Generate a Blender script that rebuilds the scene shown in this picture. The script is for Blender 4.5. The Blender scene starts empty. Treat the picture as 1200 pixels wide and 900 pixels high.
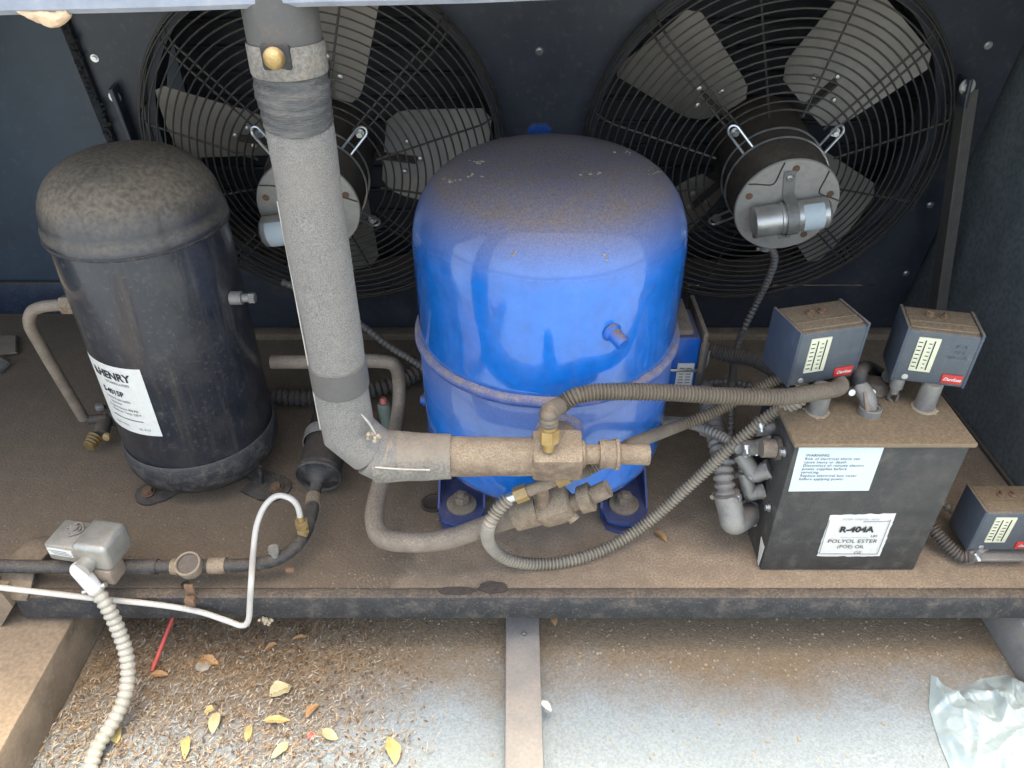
import bpy, bmesh, math, random
from mathutils import Vector, Matrix, Euler, noise
R = math.radians
rnd = random.Random(7)
scene = bpy.context.scene
COL = scene.collection

# ------------------------------------------------------------------ camera
CAM_Z, PITCH, F = 0.86, R(36.0), 900.0          # tray floor is z = 0, +Y runs into the cabinet
cam_d = bpy.data.cameras.new('camera'); cam = bpy.data.objects.new('camera', cam_d); COL.objects.link(cam)
cam.location = (0, 0, CAM_Z); cam.rotation_euler = (R(90) - PITCH, 0, 0)
cam_d.sensor_fit = 'HORIZONTAL'; cam_d.sensor_width = 36; cam_d.lens = 36 * F / 1200
cam_d.clip_start = 0.01; cam_d.clip_end = 500
scene.camera = cam
# ------------------------------------------------------------------ world, sun, exposure
SUN_EL, SUN_AZ = R(84), R(12)                   # almost overhead, a little behind the cabinet
w = bpy.data.worlds.new('World'); scene.world = w; w.use_nodes = True
nt = w.node_tree
sky = nt.nodes.new('ShaderNodeTexSky'); sky.sky_type = 'NISHITA'; sky.sun_disc = False
sky.sun_elevation = SUN_EL; sky.sun_rotation = SUN_AZ; sky.air_density = .7; sky.dust_density = 4.0; sky.ozone_density = .4
nt.nodes['Background'].inputs['Strength'].default_value = 0.15
nt.links.new(sky.outputs[0], nt.nodes['Background'].inputs['Color'])
sd = bpy.data.lights.new('sun', 'SUN'); sd.energy = 0.65; sd.angle = R(10); sd.color = (1, .96, .9)
sun = bpy.data.objects.new('sun', sd); COL.objects.link(sun)
sdir = Vector((math.sin(SUN_AZ) * math.cos(SUN_EL), math.cos(SUN_AZ) * math.cos(SUN_EL), math.sin(SUN_EL)))
sun.rotation_euler = sdir.to_track_quat('Z', 'Y').to_euler()
vs = scene.view_settings
vs.view_transform = 'Standard'; vs.look = 'None'; vs.gamma = 1; vs.exposure = 2.8
vs.use_white_balance = True; vs.white_balance_temperature = 7500; vs.white_balance_tint = 5      # photographed for the shade
try: vs.use_curve_mapping = False
except Exception: pass

# ------------------------------------------------------------------ measuring helpers: a photo point at a known height or distance
cf, cu = Vector((0, math.cos(PITCH), -math.sin(PITCH))), Vector((0, math.sin(PITCH), math.cos(PITCH)))
def ray(px, py): return Vector((1, 0, 0)) * ((px - 600) / F) + cu * ((450 - py) / F) + cf
def Z(px, py, z):
    d = ray(px, py); return Vector((0, 0, CAM_Z)) + d * ((z - CAM_Z) / d.z)
def D(px, py, Y):
    d = ray(px, py); return Vector((0, 0, CAM_Z)) + d * (Y / d.y)

# ------------------------------------------------------------------ materials
MATS = {}
DUST = (.185, .125, .075)
def M(name, col, rough=.5, metal=0., dust=0., spots=0., scale=40, bump=.15, var=.25, coat=0., dustcol=DUST, up0=.15, up1=.85, grain=0., alpha=None, even=.55, streak=0., stretch=1., patch=0.):
    """base colour with noise variation; dust settles on faces that look up; spots = dirt specks everywhere"""
    m = bpy.data.materials.new(name); m.use_nodes = True; n = m.node_tree; N = n.nodes; L = n.links
    b = N['Principled BSDF']
    tc = N.new('ShaderNodeTexCoord')
    mp = N.new('ShaderNodeMapping'); mp.inputs['Scale'].default_value = (1, 1, stretch); L.new(tc.outputs['Object'], mp.inputs['Vector'])
    n1 = N.new('ShaderNodeTexNoise'); n1.inputs['Scale'].default_value = scale; n1.inputs['Detail'].default_value = 8; n1.inputs['Roughness'].default_value = .65
    L.new(mp.outputs[0], n1.inputs['Vector'])
    n2 = N.new('ShaderNodeTexNoise'); n2.inputs['Scale'].default_value = scale * 8; n2.inputs['Detail'].default_value = 4
    L.new(mp.outputs[0], n2.inputs['Vector'])
    def math_(op, a, bb, clamp=False):
        x = N.new('ShaderNodeMath'); x.operation = op; x.use_clamp = clamp
        for i, v in enumerate((a, bb)):
            if v is None: continue
            if hasattr(v, 'is_output') or not isinstance(v, (int, float)): L.new(v, x.inputs[i])
            else: x.inputs[i].default_value = v
        return x.outputs[0]
    def rng(v, a, bb, c=0., d=1.):
        x = N.new('ShaderNodeMapRange'); L.new(v, x.inputs[0]); x.inputs[1].default_value = a; x.inputs[2].default_value = bb
        x.inputs[3].default_value = c; x.inputs[4].default_value = d; return x.outputs[0]
    def mix(f, a, bb):
        x = N.new('ShaderNodeMix'); x.data_type = 'RGBA'; L.new(f, x.inputs[0])
        for i, v in ((6, a), (7, bb)):
            if isinstance(v, tuple): x.inputs[i].default_value = (*v, 1)
            else: L.new(v, x.inputs[i])
        return x.outputs[2]
    c = mix(rng(n1.outputs[0], .3, .7), tuple(v * (1 - var) for v in col), tuple(min(1, v * (1 + var)) for v in col))
    rgh = None
    dd = dustcol
    if grain:
        c = mix(rng(n2.outputs[0], .42, .62, 0, grain), c, tuple(v * .35 for v in col))
    if dust or spots:
        dc = mix(rng(n2.outputs[0], .3, .7), tuple(v * .72 for v in dd), tuple(v * 1.3 for v in dd))
        geo = N.new('ShaderNodeNewGeometry'); sp = N.new('ShaderNodeSeparateXYZ'); L.new(geo.outputs['Normal'], sp.inputs[0])
        up = rng(sp.outputs['Z'], up0, up1, 0, dust)
        nn = rng(n1.outputs[0], .35, .65, even, 1.15)
        f1 = math_('MULTIPLY', up, nn, True)
        f2 = rng(n1.outputs[0], .62 - .25 * spots, .70, 0, min(1, spots * 1.2))
        f3 = rng(n2.outputs[0], .60, .66, 0, min(1, spots * .8))
        f = math_('MAXIMUM', math_('MAXIMUM', f1, f2), f3, True)
        def extra(sc_, vec, lo, hi, amt, f):
            q = N.new('ShaderNodeTexNoise'); q.inputs['Scale'].default_value = sc_; q.inputs['Detail'].default_value = 6; q.inputs['Roughness'].default_value = .7
            mq = N.new('ShaderNodeMapping'); mq.inputs['Scale'].default_value = vec; L.new(tc.outputs['Object'], mq.inputs['Vector']); L.new(mq.outputs[0], q.inputs['Vector'])
            return math_('MAXIMUM', f, rng(q.outputs[0], lo, hi, 0, amt), True)
        if streak: f = extra(5, (9, 9, .5), .50, .72, streak, f)
        if patch: f = extra(7, (1, 1, 1), .48, .66, patch, f)
        c = mix(f, c, dc)
        rgh = N.new('ShaderNodeMix'); rgh.data_type = 'FLOAT'; L.new(f, rgh.inputs[0]); rgh.inputs[2].default_value = rough; rgh.inputs[3].default_value = .95
        L.new(rgh.outputs[0], b.inputs['Roughness'])
        if metal:
            mm = N.new('ShaderNodeMix'); mm.data_type = 'FLOAT'; L.new(f, mm.inputs[0]); mm.inputs[2].default_value = metal; mm.inputs[3].default_value = 0
            L.new(mm.outputs[0], b.inputs['Metallic'])
        if coat:
            cc = N.new('ShaderNodeMix'); cc.data_type = 'FLOAT'; L.new(f, cc.inputs[0]); cc.inputs[2].default_value = coat; cc.inputs[3].default_value = 0
            L.new(cc.outputs[0], b.inputs['Coat Weight']); b.inputs['Coat Roughness'].default_value = .04
    else:
        b.inputs['Roughness'].default_value = rough; b.inputs['Metallic'].default_value = metal; b.inputs['Coat Weight'].default_value = coat
    if bump:
        bp = N.new('ShaderNodeBump'); bp.inputs['Strength'].default_value = bump; bp.inputs['Distance'].default_value = .002
        s = math_('ADD', n1.outputs[0], n2.outputs[0]); L.new(s, bp.inputs['Height']); L.new(bp.outputs[0], b.inputs['Normal'])
    if alpha: b.inputs['Alpha'].default_value = alpha
    L.new(c, b.inputs['Base Color'])
    MATS[name] = m; return m
BROWN = (.15, .10, .06)
M('navy_panel', (.032, .036, .047), .42, 0, .5, .12, 12, .08)
M('back_wall_paint', (.032, .052, .075), .4, 0, .4, .1, 8, .06)
M('side_wall_paint', (.15, .17, .172), .5, 0, .5, .12, 14, .25, grain=.5)
M('kick_paint', (.014, .026, .050), .45, 0, .5, .2, 30, .1)
M('roof_paint', (.28, .30, .34), .5, 0, .1, .4, 20, .1, dustcol=(.3, .27, .23))
M('seam_black', (.012, .014, .016), .7, 0, .3, .2, 120, .8)
M('blue_shell', (.0, .135, .50), .15, 0, .82, .06, 55, .05, .16, coat=1., up0=.10, up1=.78, dustcol=(.20, .145, .10), even=.97, streak=.14)
M('blue_band', (.02, .09, .38), .5, 0, .8, .45, 60, .4, dustcol=(.30, .24, .18), up0=-.4, up1=.5)
M('blue_plain', (.002, .10, .42), .3, 0, .8, .15, 40, .1, up0=.3, up1=.9)
M('blue_foot', (.005, .055, .23), .45, 0, .45, .3, 60, .2, up0=.4, up1=1.)
M('black_tank', (.018, .022, .030), .36, 0, 1., .20, 22, .12, coat=.4, up0=.04, up1=.55, dustcol=(.20, .155, .11), even=.7, streak=.35, patch=.18)
M('black_band', (.022, .023, .025), .55, 0, .7, .6, 60, .6, dustcol=(.13, .105, .08))
M('foam', (.30, .28, .25), .95, 0, .3, 0, 120, 1.0, .12, grain=.7, patch=.55, streak=.3, dustcol=(.28, .24, .19))
M('foam_dusty', (.23, .205, .17), .95, 0, .5, .35, 40, .8, .2, grain=.6, dustcol=(.30, .235, .16))
M('tape', (.085, .083, .078), .45, 0, .35, .3, 22, 1., .35, dustcol=(.26, .21, .15), stretch=6)
M('tape_flat', (.095, .088, .080), .7, 0, .3, .25, 40, .15, .1)
M('seam_white', (.42, .39, .34), .7, 0, 0, 0, 60, .1)
M('valve_brass_dusty', (.20, .135, .09), .7, .1, .9, .6, 70, .7, .3, dustcol=(.30, .235, .155), up0=-.1, up1=.8)
M('copper_dusty', (.20, .155, .115), .6, .1, .8, .4, 45, .3, .2, dustcol=(.28, .22, .155))
M('brass', (.42, .28, .11), .45, .7, .7, .5, 60, .3, dustcol=(.28, .21, .13))
M('conduit', (.15, .12, .085), .5, .25, .4, .25, 30, .15, .2, dustcol=(.20, .15, .10))
M('conduit_grey', (.22, .205, .185), .5, .35, .5, .2, 30, .15, .2, dustcol=(.17, .14, .11))
M('conduit_cream', (.42, .39, .32), .45, .2, .3, .25, 30, .15, .2, dustcol=(.3, .26, .2))
M('conduit_light', (.28, .24, .18), .45, .2, .3, .25, 30, .15, .2, dustcol=(.3, .26, .2))
M('conduit_dark', (.085, .08, .075), .6, .1, .7, .4, 30, .2, .2)
M('rubber_black', (.018, .018, .018), .6, 0, .3, .1, 30, .1)
M('galvanised', (.26, .25, .23), .5, .5, .6, .5, 60, .25, .2, dustcol=(.24, .2, .15))
M('sight_ring', (.30, .24, .17), .5, .3, .2, .2, 60, .2)
M('zinc_bright', (.62, .62, .6), .28, .9, .1, .15, 60, .1)
M('solenoid_metal', (.36, .35, .31), .38, .6, .35, .25, 50, .15, .2, dustcol=(.27, .22, .15), up0=.6, up1=1.3)
M('guard_wire', (.040, .036, .033), .42, .2, .9, .2, 60, 0, dustcol=(.16, .125, .095), up0=.2, up1=1.)
M('blade_metal', (.27, .24, .205), .5, .25, .3, .35, 25, .1, .2, dustcol=(.2, .15, .11))
M('motor_body', (.055, .042, .032), .7, 0, .8, .5, 60, .3, dustcol=(.13, .095, .065))
M('motor_plate', (.36, .33, .285), .6, .2, .2, .3, 60, .2, .15, dustcol=(.2, .16, .12))
M('capacitor_metal', (.52, .50, .45), .3, .7, .3, .3, 50, .1, dustcol=(.3, .2, .12))
M('plenum_dark', (.01, .01, .012), .9, 0, 0, 0, 30, 0)
M('coil_fins', (.045, .045, .05), .6, .3, 0, 0, 200, .2)
M('box_black', (.046, .044, .040), .6, 0, .6, .42, 40, .45, .3, dustcol=(.125, .105, .08), grain=.4, patch=.4)
M('box_top', (.20, .14, .085), .85, 0, 1., .6, 40, .4, .2, dustcol=(.20, .14, .08))
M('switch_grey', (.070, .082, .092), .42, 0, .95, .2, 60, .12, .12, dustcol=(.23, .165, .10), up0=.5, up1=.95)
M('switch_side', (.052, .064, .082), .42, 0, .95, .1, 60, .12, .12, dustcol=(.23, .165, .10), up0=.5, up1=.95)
M('cream', (.62, .60, .42), .6, 0, 0, .12, 60, .02, .06)
M('white_label', (.62, .60, .54), .6, 0, .1, .42, 60, .03, .06, dustcol=(.45, .38, .28))
M('pale_label', (.55, .61, .61), .5, 0, .1, .3, 50, .03, .05, dustcol=(.4, .36, .3))
M('ink', (.02, .02, .025), .6, 0, 0, 0, 30, 0)
M('ink_grey', (.20, .22, .24), .6, 0, 0, 0, 30, 0)
M('red_plate', (.50, .025, .02), .45, 0, .1, .12, 50, .03, .1)
M('white_paint', (.62, .60, .56), .5, 0, .1, .05, 50, .03, .05)
M('white_tube', (.52, .49, .43), .45, 0, .2, .22, 50, .05, .08, dustcol=(.4, .32, .24))
M('rust', (.17, .09, .05), .85, 0, .7, .5, 60, .5)
M('lip_paint', (.035, .035, .035), .7, 0, .9, .45, 34, .7, .4, dustcol=(.15, .115, .08))
M('tar', (.03, .03, .032), .7, 0, .3, .25, 60, .6)
M('frame_steel', (.21, .205, .195), .75, 0, .25, .5, 25, .3, .2, dustcol=(.24, .18, .12))
M('tan_plate', (.20, .15, .10), .8, 0, .6, .5, 22, .4, .35, dustcol=(.22, .165, .11))
M('strut_paint', (.085, .078, .066), .6, 0, .4, .2, 30, .15, .15)
M('leaf_yellow', (.42, .33, .13), .7, 0, 0, .2, 60, .2, .25)
M('leaf_pale', (.44, .38, .21), .7, 0, 0, .2, 60, .2, .25)
M('leaf_orange', (.34, .19, .08), .7, 0, 0, .2, 60, .2, .3)
M('straw', (.30, .20, .11), .85, 0, 0, .2, 60, .1, .5)
M('litter_dark', (.13, .075, .035), .9, 0, 0, .2, 60, .1, .5)
M('litter_grey', (.36, .33, .27), .9, 0, 0, .2, 60, .1, .4)
M('gravel', (.30, .25, .18), .9, 0, 0, .2, 60, .2, .4)
M('red_plastic', (.52, .06, .045), .45, 0, .2, .15, 50, .05)
M('pink_cap', (.50, .13, .11), .6, 0, .3, .1, 50, .05)
M('green_grey', (.15, .19, .15), .6, 0, .5, .3, 50, .2)
M('foam_peach', (.62, .42, .26), .8, 0, 0, .1, 50, .3)
M('bag_plastic', (.34, .43, .45), .28, 0, .1, .25, 18, .35, .12, coat=.5, dustcol=(.35, .33, .28), alpha=.86)
M('foam_bit', (.36, .29, .20), .8, 0, 0, .2, 60, .3)

def custom_ground(name, pale, brown, tray=False):
    m = bpy.data.materials.new(name); m.use_nodes = True; n = m.node_tree; N = n.nodes; L = n.links; b = N['Principled BSDF']
    tc = N.new('ShaderNodeTexCoord')
    def noi(s, d=8, r=.6):
        x = N.new('ShaderNodeTexNoise'); x.inputs['Scale'].default_value = s; x.inputs['Detail'].default_value = d; x.inputs['Roughness'].default_value = r
        L.new(tc.outputs['Object'], x.inputs['Vector']); return x.outputs[0]
    def rng(v, a, bb, c=0., d=1.):
        x = N.new('ShaderNodeMapRange'); L.new(v, x.inputs[0]); x.inputs[1].default_value = a; x.inputs[2].default_value = bb
        x.inputs[3].default_value = c; x.inputs[4].default_value = d; return x.outputs[0]
    def mix(f, a, bb):
        x = N.new('ShaderNodeMix'); x.data_type = 'RGBA'; L.new(f, x.inputs[0])
        for i, v in ((6, a), (7, bb)):
            if isinstance(v, tuple): x.inputs[i].default_value = (*v, 1)
            else: L.new(v, x.inputs[i])
        return x.outputs[2]
    def mth(op, a, bb):
        x = N.new('ShaderNodeMath'); x.operation = op
        for i, v in enumerate((a, bb)):
            if isinstance(v, (int, float)): x.inputs[i].default_value = v
            else: L.new(v, x.inputs[i])
        return x.outputs[0]
    big, mid, fine = noi(4), noi(38), noi(300, 4)
    sp = N.new('ShaderNodeSeparateXYZ'); L.new(tc.outputs['Object'], sp.inputs[0])
    fc = rng(fine, .36, .64); s = lambda c, k: tuple(v * k for v in c)
    if tray:
        c = mix(fc, s(brown, .7), s(brown, 1.25))
        c = mix(rng(mid, .35, .65, 0, .7), c, s(brown, .66))
        c = mix(rng(noi(9, 10, .7), .50, .60, 0, .45), c, s(brown, .62))
        c = mix(rng(noi(17, 10, .75), .60, .68, 0, .6), c, (.17, .085, .045))
        # oily stain that covers the left half, its edge wandering with the noise
        e = mth('ADD', sp.outputs['X'], mth('MULTIPLY', mth('SUBTRACT', big, .5), .5))
        e2 = mth('ADD', e, mth('MULTIPLY', mth('SUBTRACT', mid, .5), .08))
        e3 = mth('ADD', e2, mth('MULTIPLY', sp.outputs['Y'], -.45))
        c = mix(rng(e3, -.17, -.13, .68, 0), c, mix(fc, s(brown, .26), s(brown, .42)))
        c = mix(rng(fine, .72, .76, 0, .8), c, (.45, .36, .25))
        vo = N.new('ShaderNodeTexVoronoi'); vo.inputs['Scale'].default_value = 45; L.new(tc.outputs['Object'], vo.inputs['Vector'])
        c = mix(rng(vo.outputs['Distance'], .05, .09, .6, 0), c, s(brown, .5))
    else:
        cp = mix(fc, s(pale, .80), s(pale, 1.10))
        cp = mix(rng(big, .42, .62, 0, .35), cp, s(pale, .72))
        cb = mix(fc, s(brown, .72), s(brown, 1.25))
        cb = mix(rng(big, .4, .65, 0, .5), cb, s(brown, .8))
        # dirt stays under the cabinet, rain washes beyond; roof shade is painted in too
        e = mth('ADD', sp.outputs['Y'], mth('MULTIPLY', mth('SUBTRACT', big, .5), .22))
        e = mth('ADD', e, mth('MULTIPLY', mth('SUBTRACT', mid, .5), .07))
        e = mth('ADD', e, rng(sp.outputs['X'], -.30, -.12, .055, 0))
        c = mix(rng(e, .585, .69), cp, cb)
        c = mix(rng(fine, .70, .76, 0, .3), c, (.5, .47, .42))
    L.new(c, b.inputs['Base Color']); b.inputs['Roughness'].default_value = .92
    bp = N.new('ShaderNodeBump'); bp.inputs['Strength'].default_value = .5 if tray else .7; bp.inputs['Distance'].default_value = .003
    L.new(mth('ADD', mid, fine), bp.inputs['Height']); L.new(bp.outputs[0], b.inputs['Normal'])
    MATS[name] = m
custom_ground('ground_dirt_shade', (.235, .272, .285), (.205, .155, .10))
custom_ground('tray_dust', None, (.33, .242, .16), True)

# ------------------------------------------------------------------ mesh builder
def catmull(pts, n=10):
    P = [Vector(p) for p in pts]
    if len(P) < 3: return P
    Q = [P[0] * 2 - P[1]] + P + [P[-1] * 2 - P[-2]]
    out = []
    for i in range(1, len(Q) - 2):
        for k in range(n):
            t = k / n; a, b, c, d = Q[i - 1], Q[i], Q[i + 1], Q[i + 2]
            out.append(.5 * ((2 * b) + (c - a) * t + (2 * a - 5 * b + 4 * c - d) * t * t + (3 * b - a - 3 * c + d) * t ** 3))
    out.append(P[-1]); return out
def resample(P, step):
    cum = [0.]
    for a, b in zip(P, P[1:]): cum.append(cum[-1] + (b - a).length)
    n = max(2, int(cum[-1] / step)); out = []; k = 0
    for i in range(n + 1):
        t = cum[-1] * i / n
        while k < len(P) - 2 and cum[k + 1] < t: k += 1
        d = cum[k + 1] - cum[k]; out.append(P[k].lerp(P[k + 1], (t - cum[k]) / d if d > 1e-9 else 0))
    return out
class MB:
    def __init__(s): s.v = []; s.f = []
    def add(s, vs, fs, mat=None):
        o = len(s.v)
        s.v += [(mat @ Vector(v)) if mat else Vector(v) for v in vs]; s.f += [[i + o for i in f] for f in fs]; return s
    def box(s, c, d, rot=None, bevel=0., seg=2, taper=None):
        bm = bmesh.new(); bmesh.ops.create_cube(bm, size=1)
        for v in bm.verts: v.co = Vector((v.co.x * d[0], v.co.y * d[1], v.co.z * d[2]))
        if bevel: bmesh.ops.bevel(bm, geom=bm.edges[:], offset=bevel, segments=seg, affect='EDGES', profile=.5)
        m = Matrix.Translation(Vector(c)) @ (rot.to_4x4() if rot else Matrix())
        bm.verts.index_update(); s.add([v.co.copy() for v in bm.verts], [[v.index for v in f.verts] for f in bm.faces], m); bm.free(); return s
    def frames(s, P):
        T = []
        for i in range(len(P)):
            a, b = P[max(i - 1, 0)], P[min(i + 1, len(P) - 1)]; T.append((b - a).normalized())
        u = T[0].orthogonal().normalized(); fr = []
        for i, t in enumerate(T):
            if i:
                q = T[i - 1].rotation_difference(t); u = (q @ u); u = (u - t * u.dot(t)).normalized()
            fr.append((u, t.cross(u)))
        return fr
    def tube(s, pts, r, n=12, smooth=True, k=10, cap=True, close=False):
        P = catmull(pts, k) if smooth else [Vector(p) for p in pts]
        rr = r if callable(r) else (lambda i, m: r)
        fr = s.frames(P); o = len(s.v); m = len(P)
        for i, (p, (u, v)) in enumerate(zip(P, fr)):
            q = rr(i, m - 1)
            for j in range(n):
                a = 2 * math.pi * j / n; s.v.append(p + (u * math.cos(a) + v * math.sin(a)) * q)
        for i in range(m - 1):
            for j in range(n):
                s.f.append([o + i * n + j, o + i * n + (j + 1) % n, o + (i + 1) * n + (j + 1) % n, o + (i + 1) * n + j])
        if cap:
            s.f.append([o + j for j in range(n)][::-1]); s.f.append([o + (m - 1) * n + j for j in range(n)])
        return s
    def hose(s, pts, r, pitch=.0042, depth=.16, n=14, sub=5):
        """corrugated tube: radius runs in rounded ribs along the length"""
        P = resample(catmull(pts, 16), pitch / sub)
        return s.tube(P, lambda i, m: r * (1 - 1.35 * depth * (.5 + .5 * math.cos(2 * math.pi * i / sub)) ** 1.6), n, False)
    def cyl(s, a, b, r0, r1=None, n=24): return s.tube([a, b], lambda i, m: (r0 if i == 0 or r1 is None else r1), n, False)
    def bar(s, a, b, w_, h_, up=(0, 0, 1), bevel=0.):
        a, b = Vector(a), Vector(b); x = (b - a).normalized(); y = Vector(up).cross(x).normalized(); z = x.cross(y)
        return s.box((a + b) / 2, ((b - a).length, w_, h_), Matrix((x, y, z)).transposed(), bevel)
    def lathe(s, prof, c=(0, 0, 0), ax=(0, 0, 1), n=64, up=None):
        """prof: (radius, along axis)"""
        ax = Vector(ax).normalized(); u = ax.orthogonal().normalized() if up is None else Vector(up); v = ax.cross(u); c = Vector(c); o = len(s.v); rings = []
        for (r, h) in prof:
            if r < 1e-6: s.v.append(c + ax * h); rings.append([len(s.v) - 1])
            else:
                rings.append([len(s.v) + j for j in range(n)])
                for j in range(n):
                    a = 2 * math.pi * j / n; s.v.append(c + ax * h + (u * math.cos(a) + v * math.sin(a)) * r)
        for A, B in zip(rings, rings[1:]):
            for j in range(n):
                k = (j + 1) % n
                if len(A) == 1 and len(B) == 1: continue
                if len(A) == 1: s.f.append([A[0], B[k], B[j]][::-1])
                elif len(B) == 1: s.f.append([A[j], A[k], B[0]])
                else: s.f.append([A[j], A[k], B[k], B[j]])
        return s
    def ring(s, c, ax, r, t, n=72, m=6):
        ax = Vector(ax).normalized(); u = ax.orthogonal().normalized(); v = ax.cross(u); c = Vector(c); o = len(s.v)
        for i in range(n):
            a = 2 * math.pi * i / n; d = u * math.cos(a) + v * math.sin(a)
            for j in range(m):
                b = 2 * math.pi * j / m; s.v.append(c + d * (r + t * math.cos(b)) + ax * t * math.sin(b))
        for i in range(n):
            for j in range(m):
                s.f.append([o + i * m + j, o + ((i + 1) % n) * m + j, o + ((i + 1) % n) * m + (j + 1) % m, o + i * m + (j + 1) % m])
        return s
    def miter(s, pts, r, n=40):
        P = [Vector(p) for p in pts]
        u0 = (P[1] - P[0]).orthogonal().normalized()
        for i in range(len(P) - 1):
            d = (P[i + 1] - P[i]).normalized(); u = (u0 - d * u0.dot(d)).normalized(); v = d.cross(u); u0 = u
            na = d if i == 0 else (d + (P[i] - P[i - 1]).normalized()).normalized()
            nb = d if i == len(P) - 2 else (d + (P[i + 2] - P[i + 1]).normalized()).normalized()
            o = len(s.v)
            for (p, nn) in ((P[i], na), (P[i + 1], nb)):
                for j in range(n):
                    a = 2 * math.pi * j / n; c = p + (u * math.cos(a) + v * math.sin(a)) * r
                    s.v.append(c + d * ((p - c).dot(nn) / d.dot(nn)))
            for j in range(n): s.f.append([o + j, o + (j + 1) % n, o + n + (j + 1) % n, o + n + j])
            if i == 0: s.f.append([o + j for j in range(n)][::-1])
            if i == len(P) - 2: s.f.append([o + n + j for j in range(n)])
        return s
    def hexn(s, a, b, r): return s.cyl(a, b, r, None, 6)
    def plate(s, outline, thick, m):
        """flat outline (x, y) given thickness along local z, placed by matrix m"""
        n = len(outline); vs_ = [(x, y, 0) for x, y in outline] + [(x, y, thick) for x, y in outline]
        fs = [list(range(n))[::-1], list(range(n, 2 * n))] + [[i, (i + 1) % n, n + (i + 1) % n, n + i] for i in range(n)]
        return s.add(vs_, fs, m)
    def jitter(s, amp, sc=40, keep=None):
        for i, v in enumerate(s.v):
            s.v[i] = v + Vector(noise.noise_vector(v * sc)) * amp
        return s
    def build(s, name, mat, parent=None, sharp=38):
        me = bpy.data.meshes.new(name); o = bpy.data.objects.new(name, me)
        vs_ = [Vector(v) for v in s.v]
        if parent is None:
            lo = Vector((min(v[i] for v in vs_) for i in range(3))); hi = Vector((max(v[i] for v in vs_) for i in range(3)))
            org = Vector(((lo.x + hi.x) / 2, (lo.y + hi.y) / 2, lo.z)); vs_ = [v - org for v in vs_]; o.location = org
        else:
            inv = world(parent).inverted(); vs_ = [inv @ v for v in vs_]; o.parent = parent
        me.from_pydata(vs_, [], s.f); me.materials.append(MATS[mat])
        bm = bmesh.new(); bm.from_mesh(me); bmesh.ops.recalc_face_normals(bm, faces=bm.faces[:]); bm.to_mesh(me); bm.free()
        for p in me.polygons: p.use_smooth = True
        me.set_sharp_from_angle(angle=R(sharp)); me.update()
        COL.objects.link(o); return o
def world(o):
    m = o.matrix_basis.copy(); return (world(o.parent) @ m) if o.parent else m
def tag(o, label=None, cat=None, group=None, kind=None):
    for k, v in (('label', label), ('category', cat), ('group', group), ('kind', kind)):
        if v: o[k] = v
    return o
def thing(name, label, cat, loc=(0, 0, 0), rot=(0, 0, 0), group=None):
    o = bpy.data.objects.new(name, None); COL.objects.link(o); o.location = loc; o.rotation_euler = rot; o.empty_display_size = .02
    return tag(o, label, cat, group)
def text(body, size, mat, parent, m, name='lettering', shear=0., align='CENTER', bend=None, bold=0., space=1.):
    cu_ = bpy.data.curves.new('txt', 'FONT'); cu_.body = body; cu_.size = size; cu_.shear = shear; cu_.align_x = align; cu_.align_y = 'CENTER'
    cu_.offset = bold; cu_.space_character = space; cu_.resolution_u = 3
    to = bpy.data.objects.new('txt', cu_); COL.objects.link(to)
    me = bpy.data.meshes.new_from_object(to, depsgraph=bpy.context.evaluated_depsgraph_get())
    vs_ = [v.co.copy() for v in me.vertices]; fs = [list(p.vertices) for p in me.polygons]
    bpy.data.objects.remove(to); bpy.data.meshes.remove(me)
    b = MB()
    if bend: b.v = [bend(v.x, v.y) for v in vs_]; b.f = fs
    else: b.add(vs_, fs, m)
    return b.build(name, mat, parent)
def fr(o, x, y):
    """matrix from origin, local x and local y"""
    x = Vector(x).normalized(); y = Vector(y); y = (y - x * y.dot(x)).normalized(); z = x.cross(y); m = Matrix((x, y, z)).transposed().to_4x4(); m.translation = Vector(o); return m
UP = Vector((0, 0, 1))
def screw(b, p, nrm, r=.005, h=.003):
    """washer and hex head standing on a face"""
    nrm = Vector(nrm).normalized(); p = Vector(p); b.cyl(p, p + nrm * h * .4, r * 1.5, None, 20); b.hexn(p + nrm * h * .4, p + nrm * h * 1.5, r); return b

# ================================================================== SETTING
GZ = -.135
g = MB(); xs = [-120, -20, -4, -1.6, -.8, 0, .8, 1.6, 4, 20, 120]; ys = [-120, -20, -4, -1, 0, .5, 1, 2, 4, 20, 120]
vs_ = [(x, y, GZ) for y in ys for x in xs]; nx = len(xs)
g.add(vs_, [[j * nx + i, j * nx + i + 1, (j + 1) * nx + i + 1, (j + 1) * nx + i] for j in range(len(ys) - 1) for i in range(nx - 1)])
go = g.build('ground', 'ground_dirt_shade'); go.data.transform(Matrix.Translation(go.location)); go.location = (0, 0, 0); tag(go, kind='structure')

# cabinet tray
TF = .688                                   # front edge of the tray
XL, XR = Z(14, 700, 0).x, .80
tr = thing('base_tray', 'dust-covered steel base tray with folded front lip under all the machinery', 'tray', (0, TF, 0))
b = MB(); b.box(((XL - .5 + XR) / 2, (TF + .012 + 1.62) / 2 + .0, -.004), (XR - XL + .5, 1.62 - TF - .012, .008))
b.build('tray_floor', 'tray_dust', tr).data.transform(Matrix())
for v in tr.children[0].data.vertices: pass
b = MB(); b.box(((XL + XR + .1) / 2, TF + .003, -.0225), (XR + .1 - XL, .018, .047), bevel=.004)
b.build('front_lip', 'lip_paint', tr)
for (px, py, r) in ((508, 590, .018), (217, 686, .005), (812, 398, .005)):  # open holes in the tray: their inner shade is painted as black discs
    p = Z(px, py, 0); b = MB(); b.lathe([(r * 1.12, .0), (r * 1.1, .0022), (r * .9, .0026), (r * .8, .0012), (0, .0010)], p, n=28); b.build('hole_dark_disc', 'rubber_black', tr)
b = MB()
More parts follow.
